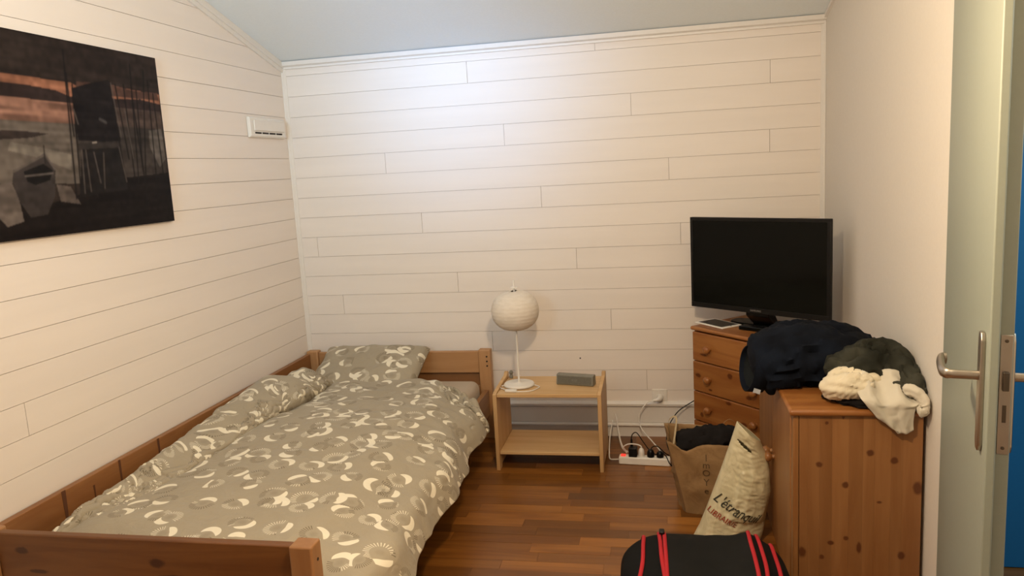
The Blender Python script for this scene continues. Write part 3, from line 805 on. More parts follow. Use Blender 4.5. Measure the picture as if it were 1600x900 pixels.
obj('lamp_cord', P_(lamp, tb(crom([(1.262, -.385, TZ + .004), (1.228, -.40, TZ + .003), (1.247, -.435, TZ + .003), (1.290, -.482, TZ + .005), (1.315, -.495, TZ + .004), (1.36, -.492, TZ + .003), (1.405, -.478, TZ + .003), (1.432, -.430, TZ + .003), (1.434, -.40, TZ + .003), (1.40, -.372, TZ + .004)], 8), .0028, 8)), 'plastic_w', lamp, smooth=60)
sw = bmesh.new(); box(sw, -.030, .030, -.0095, .0095, 0, .013)
sw = obj('inline_switch', sw, 'plastic_w', lamp, bevel=.004, seg=3); sw.location = (1.306 - 1.327, -.490 + .375, .0005); sw.rotation_euler.z = -.1

# small grey thing behind the lamp
wd = obj('wooden_peg', lt([(.009, 0), (.011, .010), (.007, .020), (.012, .033), (.006, .042)], (1.259, -.235, TZ), 14), 'speaker', smooth=40)
tag(wd, 'small grey knob-shaped object behind the lamp foot', 'ornament')

# bluetooth speaker
spk = thing('portable_speaker', 'small rectangular grey portable speaker on bedside table', 'speaker', (1.617, -.352, TZ), -.23)
spp = [(-.026, .006), (-.022, 0), (.022, 0), (.026, .006), (.021, .050), (.016, .054), (-.014, .054), (-.018, .050)]
obj('body', pr(spp, 0, -.098, .098), 'speaker', spk, bevel=.005, seg=3)
gr = bmesh.new(); prism(gr, [(-.0275, .010), (-.0262, .010), (-.0205, .046), (-.0218, .046)], 0, -.090, .090)
gr = obj('front_grille', gr, 'grille', spk, bevel=.0006)
lm = text_mesh('BOSE', .013, .15)
lo = obj('logo', lm, 'logo', gr); lo.location = (0, -.0256, .028); lo.rotation_euler = (math.radians(81), 0, 0)

# ------------------------------------------------------------------ socket, power strip, cables
so = thing('wall_socket', 'white square wall socket with a plug in it', 'socket', (2.030, -.0008, .229))
obj('face_plate', bx(-.040, .040, -.012, 0, -.040, .040), 'plastic_w', so, bevel=.003)
obj('socket_ring', lt([(.026, 0), (.026, .003), (.021, .003)], (0, -.0152, 0), 28, 1), 'plastic_w', so, smooth=30)
pg = thing('white_plug', 'white plug in the wall socket with its cable', 'plug', (2.030, -.016, .226))
obj('plug_body', tb([(0, 0, 0), (0, -.020, 0), (-.004, -.034, -.002), (-.018, -.042, -.004), (-.034, -.043, -.006)], [.018, .0175, .014, .009, .006], 14), 'plastic_w', pg, smooth=60)
obj('cable', P_(pg, tb(crom([(1.997, -.059, .220), (1.965, -.068, .212), (1.925, -.078, .165), (1.918, -.085, .115), (1.935, -.12, .075), (1.985, -.24, .060), (2.02, -.33, .052), (2.040, -.385, .046)], 8), .0032, 8)), 'plastic_w', pg, smooth=60)
st = thing('power_strip', 'white power strip with lit red switch on the floor', 'power strip', (1.952, -.405, 0), -.085)
obj('strip_body', bx(-.128, .128, -.024, .024, 0, .038), 'plastic_w', st, bevel=.005, seg=3)
obj('rocker_switch', bx(-.118, -.095, -.010, .010, .0385, .044), 'led', st, bevel=.0015)
for k in range(4): obj('outlet', lt([(.0195, 0), (.0195, .0012), (.016, .0012)], (-.062 + k * .046, 0, .038), 20), 'plastic_w', st, smooth=30)
obj('cable', P_(st, tb(crom([(1.826, -.395, .018), (1.80, -.385, .012), (1.775, -.36, .006), (1.768, -.30, .020), (1.766, -.20, .060), (1.77, -.10, .085), (1.772, -.04, .10)], 8), .0034, 8)), 'plastic_w', st, smooth=60)
def plug(name, label, x, y, z, mat, h, path, r=.018, cr=.0028):
    t = thing(name, label, 'plug', (x, y, z))
    obj('plug_body', lt([(r, 0), (r * 1.02, h * .55), (r * .8, h * .85), (r * .45, h)], sides=18), mat, t, smooth=50)
    p = crom([(x, y, z + h - .003)] + path, 8)
    obj('cable', P_(t, tb(p, cr, 8)), mat, t, smooth=60)
    return t
def onst(k): return 1.952 + (-.062 + k * .046) * math.cos(-.085), -.405 + (-.062 + k * .046) * math.sin(-.085)
x, y = onst(0)
ad = thing('black_adapter', 'boxy black power adapter nearest the red switch', 'adapter', (x + .005, y, .0395), -.085)
obj('adapter_body', bx(-.021, .021, -.022, .022, 0, .046), 'black', ad, bevel=.004)
obj('cable_collar', lt([(.0075, .046), (.0055, .075), (.003, .085)], (-.008, .012, 0), 12), 'black', ad, smooth=40)
obj('cable', P_(ad, tb(crom([(x - .004, y + .013, .12), (x + .004, y + .02, .145), (x + .025, y + .02, .152), (x + .055, y + .01, .110), (x + .085, y + .0, .070), (x + .105, y + .02, .045), (x + .14, y + .05, .02), (x + .17, y + .04, .004)], 8), .0026, 8)), 'black', ad, smooth=60)
x, y = onst(1)
plug('small_white_plug', 'small white plug between black adapters on the strip', x, y, .0395, 'plastic_w', .042,
     [(x, y, .09), (x - .02, y + .005, .098), (x - .06, y + .01, .098), (x - .085, y + .012, .086), (x - .088, y + .02, .070), (x - .075, y + .04, .05), (x - .03, y + .06, .02), (x + .02, y + .07, .004)], .015, .003)
x, y = onst(2)
plug('black_plug', 'round black plug beside the small white plug', x, y, .0395, 'black', .038,
     [(x + .01, y + .005, .088), (x + .035, y + .02, .085), (x + .07, y + .05, .04), (x + .11, y + .07, .01), (x + .15, y + .08, .004)], .018)
x, y = onst(3)
plug('end_black_plug', 'black plug at the far right end of the strip', x, y, .0395, 'black', .030,
     [(x + .012, y - .012, .068), (x + .03, y - .02, .05), (x + .045, y - .032, .02), (x + .062, y - .036, .003)], .0175)
for i, (z0, yo) in enumerate(((.135, -.035), (.120, -.045))):
    o = obj('white_cable', tb(crom([(1.790 + i * .006, yo, z0), (1.800, yo - .06, .115 - i * .012), (1.815, yo - .17, .085 - i * .01), (1.835, yo - .27, .06 - i * .008), (1.862, -.372 - .006 * i, .0465 + .0 * i)], 8), .0032, 8), 'plastic_w', smooth=60)
    tag(o, ('upper' if i == 0 else 'lower') + ' of two white cables running from behind bedside table to strip', 'cable')
o = obj('black_cable', tb(crom([(2.26, -.055, .250), (2.20, -.06, .214), (2.13, -.075, .170), (2.085, -.10, .115), (2.065, -.14, .070), (2.062, -.20, .035), (2.08, -.26, .008), (2.12, -.30, .004)], 8), .003, 8), 'black', smooth=60)
tag(o, 'black cable looping down behind the brown paper bag', 'cable')
ws = obj('wall_screw', lt([(.004, 0), (.004, .002)], (1.605, -.0098, .445), 10, 1), 'hole'); tag(ws, 'tiny black screw in the boards above bedside table', 'screw')

# ------------------------------------------------------------------ chests of pine
def knob(name, parent, c, axis, s, mat='chest_x'):
    pf_ = [(.010, -.002), (.009, .008), (.0175, .016), (.0195, .024), (.016, .032), (.008, .036)]
    return obj(name, lt([(r, h * s) for r, h in pf_], c, 20, axis), mat, parent, smooth=50)
CH = .680
# corner chest: local x runs along the front (left to right), local y is depth (away from viewer)
ch1 = thing('corner_chest', 'orange pine chest of drawers set diagonally in the corner', 'chest of drawers', (2.207, -.300, 0), math.atan2(-.743, .669))
CW, CD = .520, .375
obj('side_panel', bx(0, .018, .004, CD, 0, CH - .021), 'chest_z', ch1, bevel=.002)
obj('side_panel', bx(CW - .018, CW, .004, CD, 0, CH - .021), 'chest_z', ch1, bevel=.002)
obj('back_panel', bx(.019, CW - .019, CD - .006, CD, .02, CH - .022), 'chest_x', ch1)
obj('chest_top', bx(-.014, CW + .012, -.014, CD + .004, CH - .020, CH), 'chest_x', ch1, bevel=.009, seg=4)
obj('plinth', bx(.019, CW - .019, .012, .026, 0, .050), 'chest_x', ch1, bevel=.002)
zb = [.054, .202, .354, .508, .656]
for k in range(4):
    sp_ = {3: [(.075, .548, .022, .006), (.36, .57, .016, .010), (.45, .60, .02, .012)],
           2: [(.040, .438, .020, .010), (.245, .475, .016, .014), (.36, .395, .018, .010), (.12, .38, .012, .006)],
           1: [(.235, .340, .018, .010), (.06, .240, .012, .014), (.33, .26, .02, .01)],
           0: [(.12, .12, .02, .012), (.3, .10, .02, .01)]}[k]
    m = wood('drawer_pine_%d' % k, (0.38, 0.160, 0.042), (0.24, 0.080, 0.018), 0, 0.36, 0.0, spots=sp_, rings=1.1)
    dr = obj('drawer', bx(.003, CW - .003, -.014, .003, zb[k] + .003, zb[k + 1] - .001), m, ch1, bevel=.005, seg=3)
    for x in (.118, CW - .118):
        knob('knob', dr, (x, -.014, (zb[k] + zb[k + 1]) / 2), 1, -1)

# big chest at the right wall; its side of upright boards faces the camera
X0, X1, Y0, Y1 = 2.468, 2.858, -1.612, -.712
ch2 = thing('pine_cabinet', 'pine cabinet with knotty side of upright boards against right wall', 'cabinet', ((X0 + X1) / 2, (Y0 + Y1) / 2, 0))
cx_, cy_ = (X0 + X1) / 2, (Y0 + Y1) / 2
kn = [(2.571, .634, 6, 6), (2.621, .655, 4, 8), (2.703, .535, 12, 11), (2.776, .511, 12, 12), (2.549, .493, 11, 10), (2.629, .425, 10, 12), (2.846, .42, 15, 22),
      (2.733, .369, 9, 5), (2.496, .186, 13, 19), (2.586, .223, 11, 8), (2.633, .241, 9, 8), (2.673, .210, 8, 20), (2.802, .188, 12, 14), (2.558, .172, 8, 9), (2.56, .05, 9, 9), (2.74, .09, 10, 8)]
MAT['stave'] = wood('side_board_pine', (0.34, 0.160, 0.058), (0.245, 0.100, 0.030), 2, 0.42, 0.0,
                    spots=[(a - cx_, b, ra / 1000, rb / 1000) for a, b, ra, rb in kn], tint=.26, rings=.8)
ex = [X0 + .019, 2.513, 2.550, 2.588, 2.639, 2.682, 2.717, 2.766, 2.800, X1]
pn = obj('side_panel', P_(ch2, bx(X0 + .019, X1, Y0 + .0195, Y0 + .024, 0, CH - .022)), 'chest_z', ch2)
for a, b in zip(ex, ex[1:]):
    obj('side_board', P_(ch2, bx(a + .0001, b - .0001, Y0 + .002 + random.uniform(0, .0004), Y0 + .019, 0, CH - .023)), 'stave', pn)
obj('side_panel', P_(ch2, bx(X0 + .019, X1, Y1 - .018, Y1, 0, CH - .022)), 'chest_z', ch2, bevel=.002)
obj('back_panel', P_(ch2, bx(X1 - .006, X1, Y0 + .025, Y1 - .019, .02, CH - .022)), 'chest_z', ch2)
obj('cabinet_top', P_(ch2, bx(X0 - .013, X1 + .004, Y0 - .012, Y1 + .004, CH - .021, CH)), 'chest_x', ch2, bevel=.009, seg=4)
obj('front_stile', P_(ch2, bx(X0, X0 + .018, Y0 + .001, Y0 + .045, 0, CH - .022)), 'chest_z', ch2, bevel=.004, seg=3)
obj('front_stile', P_(ch2, bx(X0, X0 + .018, Y1 - .045, Y1, 0, CH - .022)), 'chest_z', ch2, bevel=.003)
obj('plinth', P_(ch2, bx(X0 + .004, X0 + .018, Y0 + .046, Y1 - .046, 0, .045)), 'chest_z', ch2, bevel=.002)
for a, b, ky in ((Y0 + .0455, -1.162, -1.192), (-1.160, Y1 - .0455, -1.130)):
    dd = obj('cabinet_door', P_(ch2, bx(X0 - .003, X0 + .015, a, b, .050, CH - .026)), 'chest_z', ch2, bevel=.003)
    knob('knob', dd, (X0 - .003 - cx_, ky - cy_, .355), 0, -1, 'chest_z')

# ------------------------------------------------------------------ television
import mathutils
TL, TR = Vector((2.207, -.203, 0)), Vector((2.775, -.645, 0))
tdir = (TR - TL); TWd = tdir.length; tdir.normalize(); tyaw = math.atan2(tdir.y, tdir.x)
tc_ = (TL + TR) / 2
tv = thing('television', 'black flat television on the corner chest', 'television', (tc_.x, tc_.y, CH + .0006), tyaw)
ZB, ZTt = .762 - CH, 1.210 - CH
hw = TWd / 2
ca_ = bmesh.new(); box(ca_, -hw, hw, -.004, .018, ZB, ZTt)
cab = obj('casing', ca_, 'black', tv, bevel=.004)
obj('rear_housing', pr([(-hw * .75, .0185), (hw * .75, .0185), (hw * .6, .045), (-hw * .6, .045)], 2, ZB + .03, ZTt - .1), 'black', tv, bevel=.006)
bz = bmesh.new()
for a in ((-hw, hw, ZTt - .016, ZTt), (-hw, hw, ZB, ZB + .024), (-hw, -hw + .014, ZB + .024, ZTt - .016), (hw - .014, hw, ZB + .024, ZTt - .016)): box(bz, a[0], a[1], -.0085, -.0042, a[2], a[3])
bzl = obj('bezel', bz, 'black', tv, bevel=.001)
obj('screen', bx(-hw + .0135, hw - .0135, -.0062, -.0041, ZB + .0235, ZTt - .0155), 'screen', tv)
lo = obj('logo', text_mesh('SAMSUNG', .0125), 'logo', bzl); lo.location = (0, -.0088, ZB + .012); lo.rotation_euler = (math.radians(90), 0, 0)
obj('stand_neck', pr([(0.0095, ZB + .05), (.045, ZB + .04), (.120, .0095), (.085, .0095), (.0195, ZB - .02), (.0195, ZB + .0)], 0, -.07, .05), 'black', tv, bevel=.004)
sb = bmesh.new(); pts = [(-.05 + .16 * math.copysign(abs(math.cos(a)) ** .6, math.cos(a)), .128 + .060 * math.copysign(abs(math.sin(a)) ** .6, math.sin(a))) for a in [2 * math.pi * k / 32 for k in range(32)]]
prism(sb, pts, 2, 0, .010)
obj('stand_base', sb, 'screen', tv, bevel=.003)

tb_ = thing('tablet', 'tablet with white frame lying on the corner chest', 'tablet', (2.325, -.280, CH + .0006), math.atan2(-.16, .121))
obj('tablet_body', bx(-.100, .100, -.062, .062, 0, .0075), 'plastic_w', tb_, bevel=.003, seg=3)
obj('tablet_screen', bx(-.084, .084, -.052, .052, .0076, .0082), 'screen', tb_)
obj('home_button', lt([(.004, 0), (.004, .0004)], (.092, 0, .0076), 14), 'black', tb_)
rm = thing('set_top_box', 'small black box lying in front of television stand', 'media box', (2.487, -.432, CH + .0006), tyaw + .02)
obj('box_body', bx(-.078, .078, -.024, .024, 0, .020), 'black', rm, bevel=.004)
obj('box_front', bx(-.070, .070, -.0255, -.0242, .004, .016), 'screen', rm)

# ------------------------------------------------------------------ cloths
def rag(tubes, n=40, fold=.010, fs=11.0, seed=0.0, floor=None, xmax=2.862, twist=0.0, top=None):
    """soft lumps of cloth: each tube = list of (x, y, z, ry, rz); open tubes keep their mouth open"""
    bm = bmesh.new()
    for ti, tubepts in enumerate(tubes):
        pts = crom([p[:3] for p in tubepts], 8); rad = crom([(p[3], p[4], 0) for p in tubepts], 8)
        rings = []; m = len(pts)
        for i, p in enumerate(pts):
            d = (pts[min(i + 1, m - 1)] - pts[max(i - 1, 0)]).normalized()
            side = d.cross(Vector((0, 0, 1))); side = side.normalized() if side.length > .05 else Vector((0, 1, 0))
            up_ = side.cross(d).normalized()
            end = min(1, (i + .15) / 4, (m - 1 - i + .15) / 4); end = math.sin(end * math.pi / 2) ** .8
            ring = []
            for k in range(n):
                a = 2 * math.pi * k / n + twist * i / m
                w = 1 + fold * 9 * ridge(math.cos(a) * 1.3 + i * .05, math.sin(a) * 1.3, ti * 3.3, 1.6, seed)
                q = p + side * (math.cos(a) * rad[i].x * end * w) + up_ * (math.sin(a) * rad[i].y * end * w)
                q += (side * math.cos(a) + up_ * math.sin(a)) * fold * 1.9 * ridge(math.cos(a) * 1.5 + seed, math.sin(a) * 1.5 + i * .035, i * .03 + ti, 2.4, seed + 2)
                q += (side * math.cos(a) + up_ * math.sin(a)) * (fold * .9 * ridge(q.x, q.y * 1.4, q.z, fs, seed) + fold * .9 * ridge(q.x * 1.3, q.y, q.z * 1.6, fs * 2.3, seed + 5))
                ring.append(q)
            rings.append(ring)
        V = []
        for r in rings:
            row = []
            for q in r:
                q.x = min(q.x, xmax)
                if floor: 
                    f = floor(q)
                    if q.z < f: q.z = f + .0006 * (k % 3)
                row.append(bm.verts.new(q))
            V.append(row)
        for a, b in zip(V, V[1:]):
            for k in range(n): bm.faces.new((a[k], a[(k + 1) % n], b[(k + 1) % n], b[k]))
        bm.faces.new(V[0][::-1]); bm.faces.new(V[-1])
    return bm
TOP = CH + .003
def on_chest(q):
    if q.x > X0 - .020 and q.y > Y0 - .018: return TOP
    return .0
# jeans: a bunched body with its waist opening to the left, legs folded behind
jn = thing('jeans', 'dark navy jeans bunched up on the cabinet top, waist hanging over the edge', 'trousers', (2.58, -1.22, CH))
body = rag([[(2.380, -1.250, .722, .110, .066), (2.43, -1.245, .735, .135, .078), (2.50, -1.23, .748, .150, .086), (2.58, -1.22, .752, .150, .088), (2.66, -1.21, .745, .140, .084), (2.74, -1.20, .735, .12, .070), (2.81, -1.18, .715, .09, .045)]],
           44, .011, 9.0, 2.0, on_chest)
jb = obj('jeans_body', P_(jn, body), 'denim', jn, smooth=70)
obj('jeans_leg', P_(jn, rag([[(2.60, -1.33, .720, .05, .04), (2.68, -1.345, .735, .06, .048), (2.76, -1.31, .735, .06, .048), (2.82, -1.24, .725, .05, .042), (2.83, -1.14, .73, .05, .04), (2.76, -1.07, .75, .06, .045)]], 30, .009, 14.0, 8.0, on_chest)), 'denim', jn, smooth=70)
obj('jeans_leg', P_(jn, rag([[(2.47, -1.16, .770, .04, .030), (2.505, -1.14, .812, .055, .034), (2.58, -1.13, .822, .06, .034), (2.67, -1.14, .812, .06, .036), (2.74, -1.16, .79, .055, .04), (2.80, -1.20, .755, .04, .03)]], 30, .007, 14.0, 4.0, on_chest)), 'denim', jn, smooth=70)
# waistband: an open loop with pale inside
wbm = bmesh.new(); ringA, ringB = [], []
nk = 48
for k in range(nk):
    a = 2 * math.pi * k / nk
    w = 1 + .05 * math.sin(3 * a + 1)
    y, z = -1.262 + .118 * w * math.cos(a), .726 + .074 * w * math.sin(a) * (1.05 if math.sin(a) > 0 else 1)
    ringA.append(wbm.verts.new((2.362 + .035 * math.cos(a - 2.2) * .6, y, z))); ringB.append(wbm.verts.new((2.425 + .02 * math.sin(a), -1.258 + (y + 1.262) * 1.12, .732 + (z - .726) * 1.13)))
for k in range(nk): wbm.faces.new((ringA[k], ringA[(k + 1) % nk], ringB[(k + 1) % nk], ringB[k]))
wo = obj('waistband', P_(jn, wbm), 'denim', jn, smooth=70); shell(wo, .006, 1)
ib = bmesh.new(); ring = []
rr_ = []
for s_, xx in ((1.0, 2.372), (.97, 2.392), (.6, 2.402), (.15, 2.406)):
    rr_.append([ib.verts.new((xx + .02 * math.cos(2 * math.pi * k / nk - 2.2) * s_ + .006 * ridge(k * .2, s_ * 3, 0, 1), -1.262 + .112 * s_ * math.cos(2 * math.pi * k / nk), .726 + .069 * s_ * math.sin(2 * math.pi * k / nk))) for k in range(nk)])
for a, b in zip(rr_, rr_[1:]):
    for k in range(nk): ib.faces.new((a[k], a[(k + 1) % nk], b[(k + 1) % nk], b[k]))
ib.faces.new(rr_[-1])
obj('lining', P_(jn, ib), 'denim_in', jn, smooth=60)
lb = obj('label', bx(-.012, .012, -.0015, .0015, -.008, .008), 'label', jn)
lb.location = (2.383 - 2.58, -1.372 + 1.22, .668 - CH + .0); lb.rotation_euler = (-.35, .25, -.25)

ov = thing('olive_shirt', 'crumpled dark olive shirt heaped in the back corner of cabinet top', 'clothes', (2.76, -1.45, CH))
obj('shirt_body', P_(ov, rag([[(2.625, -1.405, .715, .055, .032), (2.67, -1.425, .738, .07, .050), (2.73, -1.44, .752, .08, .062), (2.79, -1.45, .745, .085, .060), (2.83, -1.50, .725, .075, .052), (2.835, -1.56, .705, .05, .045), (2.828, -1.60, .690, .035, .030)]], 44, .012, 12.0, 5.0, on_chest)), 'olive', ov, smooth=70)
obj('sleeve', P_(ov, rag([[(2.70, -1.45, .800, .022, .018), (2.725, -1.42, .822, .035, .020), (2.77, -1.42, .828, .04, .022), (2.81, -1.44, .812, .035, .026), (2.84, -1.49, .775, .03, .030), (2.845, -1.55, .735, .03, .034), (2.842, -1.595, .70, .025, .028)]], 30, .007, 16.0, 3.0, on_chest)), 'olive', ov, smooth=70)
dk = obj('dark_garment', rag([[(2.60, -1.455, .695, .03, .014), (2.635, -1.50, .693, .035, .014), (2.68, -1.55, .692, .04, .013), (2.74, -1.58, .691, .035, .012)]], 30, .006, 18.0, 1.0, on_chest), 'darkcloth', smooth=70)
tag(dk, 'black garment peeping out flat under the cream cloth', 'clothes')
cr = thing('cream_top', 'cream and off-white top lying on the cabinet with its hem hanging over the front edge', 'clothes', (2.70, -1.56, CH))
obj('rolled_part', P_(cr, rag([[(2.590, -1.510, .732, .030, .024), (2.610, -1.545, .735, .034, .030), (2.645, -1.560, .742, .034, .034), (2.685, -1.560, .740, .030, .032), (2.72, -1.55, .735, .025, .028)]], 40, .0045, 16.0, 7.0, on_chest, twist=1.2)), 'cream', cr, smooth=70)
obj('rolled_part', P_(cr, rag([[(2.600, -1.505, .745, .016, .014), (2.625, -1.500, .766, .018, .014), (2.665, -1.510, .774, .020, .015), (2.71, -1.53, .768, .018, .014), (2.75, -1.55, .755, .014, .012)]], 30, .0022, 16.0, 2.0, on_chest, twist=1.5)), 'cream', cr, smooth=70)
def dsp(amp, s, seed): return lambda p, u, v_: amp * (ridge(p.x, p.y, p.z * .35, s, seed) + .5 * ridge(p.x, p.y, p.z, s * 2, seed + 3))
R_ = [[(2.668, -1.525, .772), (2.70, -1.535, .792), (2.735, -1.53, .786), (2.77, -1.54, .796), (2.815, -1.545, .782), (2.842, -1.56, .752)],
      [(2.660, -1.575, .752), (2.70, -1.585, .764), (2.74, -1.580, .742), (2.78, -1.59, .758), (2.82, -1.58, .738), (2.846, -1.59, .722)],
      [(2.668, -1.632, .722), (2.70, -1.642, .722), (2.74, -1.636, .706), (2.78, -1.645, .716), (2.815, -1.640, .705), (2.840, -1.636, .712)],
      [(2.690, -1.634, .692), (2.715, -1.645, .688), (2.745, -1.637, .684), (2.78, -1.644, .684), (2.805, -1.638, .686), (2.828, -1.636, .690)],
      [(2.722, -1.633, .655), (2.742, -1.642, .650), (2.762, -1.637, .648), (2.785, -1.643, .648), (2.805, -1.637, .650), (2.823, -1.634, .656)],
      [(2.768, -1.633, .617), (2.776, -1.640, .612), (2.788, -1.636, .610), (2.800, -1.641, .610), (2.813, -1.636, .613), (2.824, -1.634, .620)]]
bm, _ = surf(R_, 8, 8, dsp(.0050, 20, 3.0))
dr_ = obj('hanging_hem', P_(cr, bm), 'offwhite', cr, smooth=80); shell(dr_, .0022, 0)
obj('hem_roll', P_(cr, rag([[(2.80, -1.60, .750, .014, .012), (2.832, -1.625, .738, .012, .012), (2.850, -1.64, .712, .010, .012), (2.846, -1.645, .690, .010, .012), (2.828, -1.642, .686, .010, .009)]], 20, .003, 30.0, 2.0, None)), 'offwhite', cr, smooth=70)
o = obj('charging_cable', tb(crom([(2.600, -.505, CH + .006), (2.640, -.54, CH + .055), (2.69, -.575, CH + .078), (2.735, -.59, CH + .072), (2.765, -.585, CH + .03), (2.76, -.56, CH + .003)], 8), .0034, 8), 'plastic_w', smooth=60)
tag(o, 'white cable arching up behind the jeans', 'cable')
o = obj('white_charger', bx(-.012, .012, -.008, .008, 0, .045), 'plastic_w', bevel=.003); o.location = (2.560, -.560, CH + .0008); o.rotation_euler.z = .4
tag(o, 'small white charger standing beside the black box', 'charger')

# ------------------------------------------------------------------ brown paper bag
pb = thing('paper_bag', 'brown kraft paper carrier bag with a vertical printed word', 'bag', (2.235, -.905, 0))
BF = [(2.137, -.942), (2.385, -1.000), (2.355, -.862), (2.105, -.812)]
TF = [(2.062, -.932, .318), (2.362, -.990, .318), (2.350, -.850, .350), (2.052, -.800, .350)]
SEG = [14, 8, 14, 8]
lev = 22
rings = []
for i in range(lev + 1):
    t = i / lev; ring = []
    for s_ in range(4):
        a0, a1 = BF[s_], BF[(s_ + 1) % 4]; b0, b1 = TF[s_], TF[(s_ + 1) % 4]
        for k in range(SEG[s_]):
            u = k / SEG[s_]
            bt = Vector((a0[0] + (a1[0] - a0[0]) * u, a0[1] + (a1[1] - a0[1]) * u, 0))
            tp = Vector((b0[0] + (b1[0] - b0[0]) * u, b0[1] + (b1[1] - b0[1]) * u, b0[2] + (b1[2] - b0[2]) * u))
            tt_ = min(1, t * 1.0)
            p = bt.lerp(tp, t ** 1.2); p.z = tp.z * t
            e = math.sin(u * math.pi)
            nrm = Vector((a1[1] - a0[1], -(a1[0] - a0[0]), 0)).normalized()
            am = .010 * math.sin(t * math.pi) + .004
            p += nrm * e * (am * 1.5 * ridge(u * 2, t * 2.4, s_ * 3.1, 1.2, 2.0) + .007 * ridge(u * 3.1 + t, t * 3, s_ * 5, 1.7, 5.0))
            if s_ == 0 and t > .6: p.z -= .034 * ((t - .6) / .4) * math.exp(-((u - .27) / .14) ** 2); p += nrm * .012 * ((t - .6) / .4) * math.exp(-((u - .27) / .2) ** 2)
            if s_ in (1, 3): p -= nrm * .022 * e * t
            ring.append(p)
    rings.append(ring)
def pb_front(x, z):
    """front wall point of the paper bag for world x and height"""
    t = min(max(z / .318, 0), 1); i = int(t * lev); n = SEG[0]; row = rings[min(i, lev)]; row2 = rings[min(i + 1, lev)]
    f = t * lev - i; best = None
    for k in range(n):
        p, q = row[k].lerp(row2[k], f), row[k + 1].lerp(row2[k + 1], f)
        if p.x <= x <= q.x or best is None: 
            s_ = (x - p.x) / max(1e-6, q.x - p.x); best = p.lerp(q, s_)
    return best.y
bm = bmesh.new(); V = [[bm.verts.new(p) for p in r] for r in rings]; n = len(V[0])
for a, b in zip(V, V[1:]):
    for k in range(n): bm.faces.new((a[k], a[(k + 1) % n], b[(k + 1) % n], b[k]))
bm.faces.new(V[0][::-1])
bag = obj('bag_body', P_(pb, bm), 'kraft', pb, smooth=28, keep=True); shell(bag, .0012, -1)
def strap(pts, w=.007): return tb(crom(pts, 8), w, 8, flat=(1.0, .18))
obj('handle', P_(pb, strap([(2.078, -.812, .300), (2.072, -.815, .352), (2.082, -.835, .385), (2.105, -.86, .395), (2.100, -.89, .345), (2.090, -.915, .290)], .0045)), 'paper_light', pb, smooth=60)
obj('handle', P_(pb, strap([(2.300, -.852, .330), (2.305, -.848, .368), (2.330, -.846, .385), (2.352, -.847, .368), (2.350, -.850, .335)], .005)), 'kraft', pb, smooth=60)
for ch_, z in (('I', .262), ('m', .232), ('O', .196), ('Y', .156), ('e', .118)):
    me = text_mesh(ch_, .040, 0)
    for v_ in me.vertices:
        x, z2 = 2.222 + v_.co.x, z + v_.co.y
        v_.co = Vector((x, pb_front(x, z2) - .0022 + v_.co.z * .5, z2)) - pb.location
    obj('letter', me, 'ink_brown', pb)
ct = obj('bag_contents', rag([[(2.12, -.86, .25, .05, .05), (2.18, -.88, .28, .055, .045), (2.25, -.89, .30, .055, .04), (2.31, -.90, .315, .05, .035), (2.33, -.91, .30, .04, .03)]], 30, .010, 14.0, 2.0, None), 'darkcloth', smooth=70)
tag(ct, 'dark clothes stuffed into the open brown paper bag', 'clothes')

# ------------------------------------------------------------------ white plastic carrier bag
wbg = thing('plastic_bag', 'cream plastic carrier bag with printed lettering leaning on the cabinet', 'bag', (2.30, -1.15, 0))
LE = [(0.0, 2.155), (.10, 2.180), (.25, 2.208), (.40, 2.234), (.60, 2.268), (.80, 2.300), (1.0, 2.330)]
RE = [(0.0, 2.418), (.10, 2.428), (.30, 2.440), (.50, 2.455), (.70, 2.452), (.85, 2.440), (1.0, 2.415)]
def ip(T, t):
    for (a, va), (b_, vb) in zip(T, T[1:]):
        if t <= b_: 
            return va + (vb - va) * (t - a) / (b_ - a)
    return T[-1][1]
def wz(u, v_): return v_ * (.492 - .075 * u - .0 * u * u) + .0
def wfront(u, v_, s_=-1):
    """u across, v up; s_ -1 front, 1 back"""
    l, r = ip(LE, v_), ip(RE, v_)
    x = l + (r - l) * u
    yc = -1.160 - .022 * v_ + .0
    th = (.052 * (1 - v_) ** .6 + .020) * (math.sin(math.pi * min(max(u, 0), 1)) ** .45)
    if v_ < .06: th *= (.55 + .45 * v_ / .06)
    w = 0.0
    if s_ < 0:
        # a book inside presses its outline through the film
        bu, bv = (u - .66) / .30, (v_ - .45) / .22
        w += .015 / (1 + math.exp(20 * (max(abs(bu), abs(bv)) - 1)))
        w += .009 * ridge(x, 0, v_ * .35, 12.0, 3.1) + .004 * ridge(x, 0, v_, 26.0, 8.0)
        w += .006 * N(u * 3, v_ * 5, 0, 1, 4.0)
        w *= math.sin(math.pi * min(max(u, 0), 1)) ** .6
        # mouth opens a little
        if v_ > .86: w += .02 * (v_ - .86) / .14 * math.sin(math.pi * u)
    return Vector((x, yc + s_ * (th + w), wz(u, v_)))
NU, NV = 60, 100
bm = bmesh.new()
Fv = [[bm.verts.new(wfront(i / NU, j / NV, -1)) for i in range(NU + 1)] for j in range(NV + 1)]
Bv = [[Fv[j][i] if i in (0, NU) else bm.verts.new(wfront(i / NU, j / NV, 1)) for i in range(NU + 1)] for j in range(NV + 1)]
def slot(i, j):
    u, v_ = (i + .5) / NU, (j + .5) / NV
    a = (u - .30) * .9 + 0; 
    return abs(u - .34) < .20 and abs(v_ - (.868 + .0 * u) + .10 * (u - .34)) < .013 * math.sqrt(max(0, 1 - ((u - .34) / .20) ** 2)) + .002
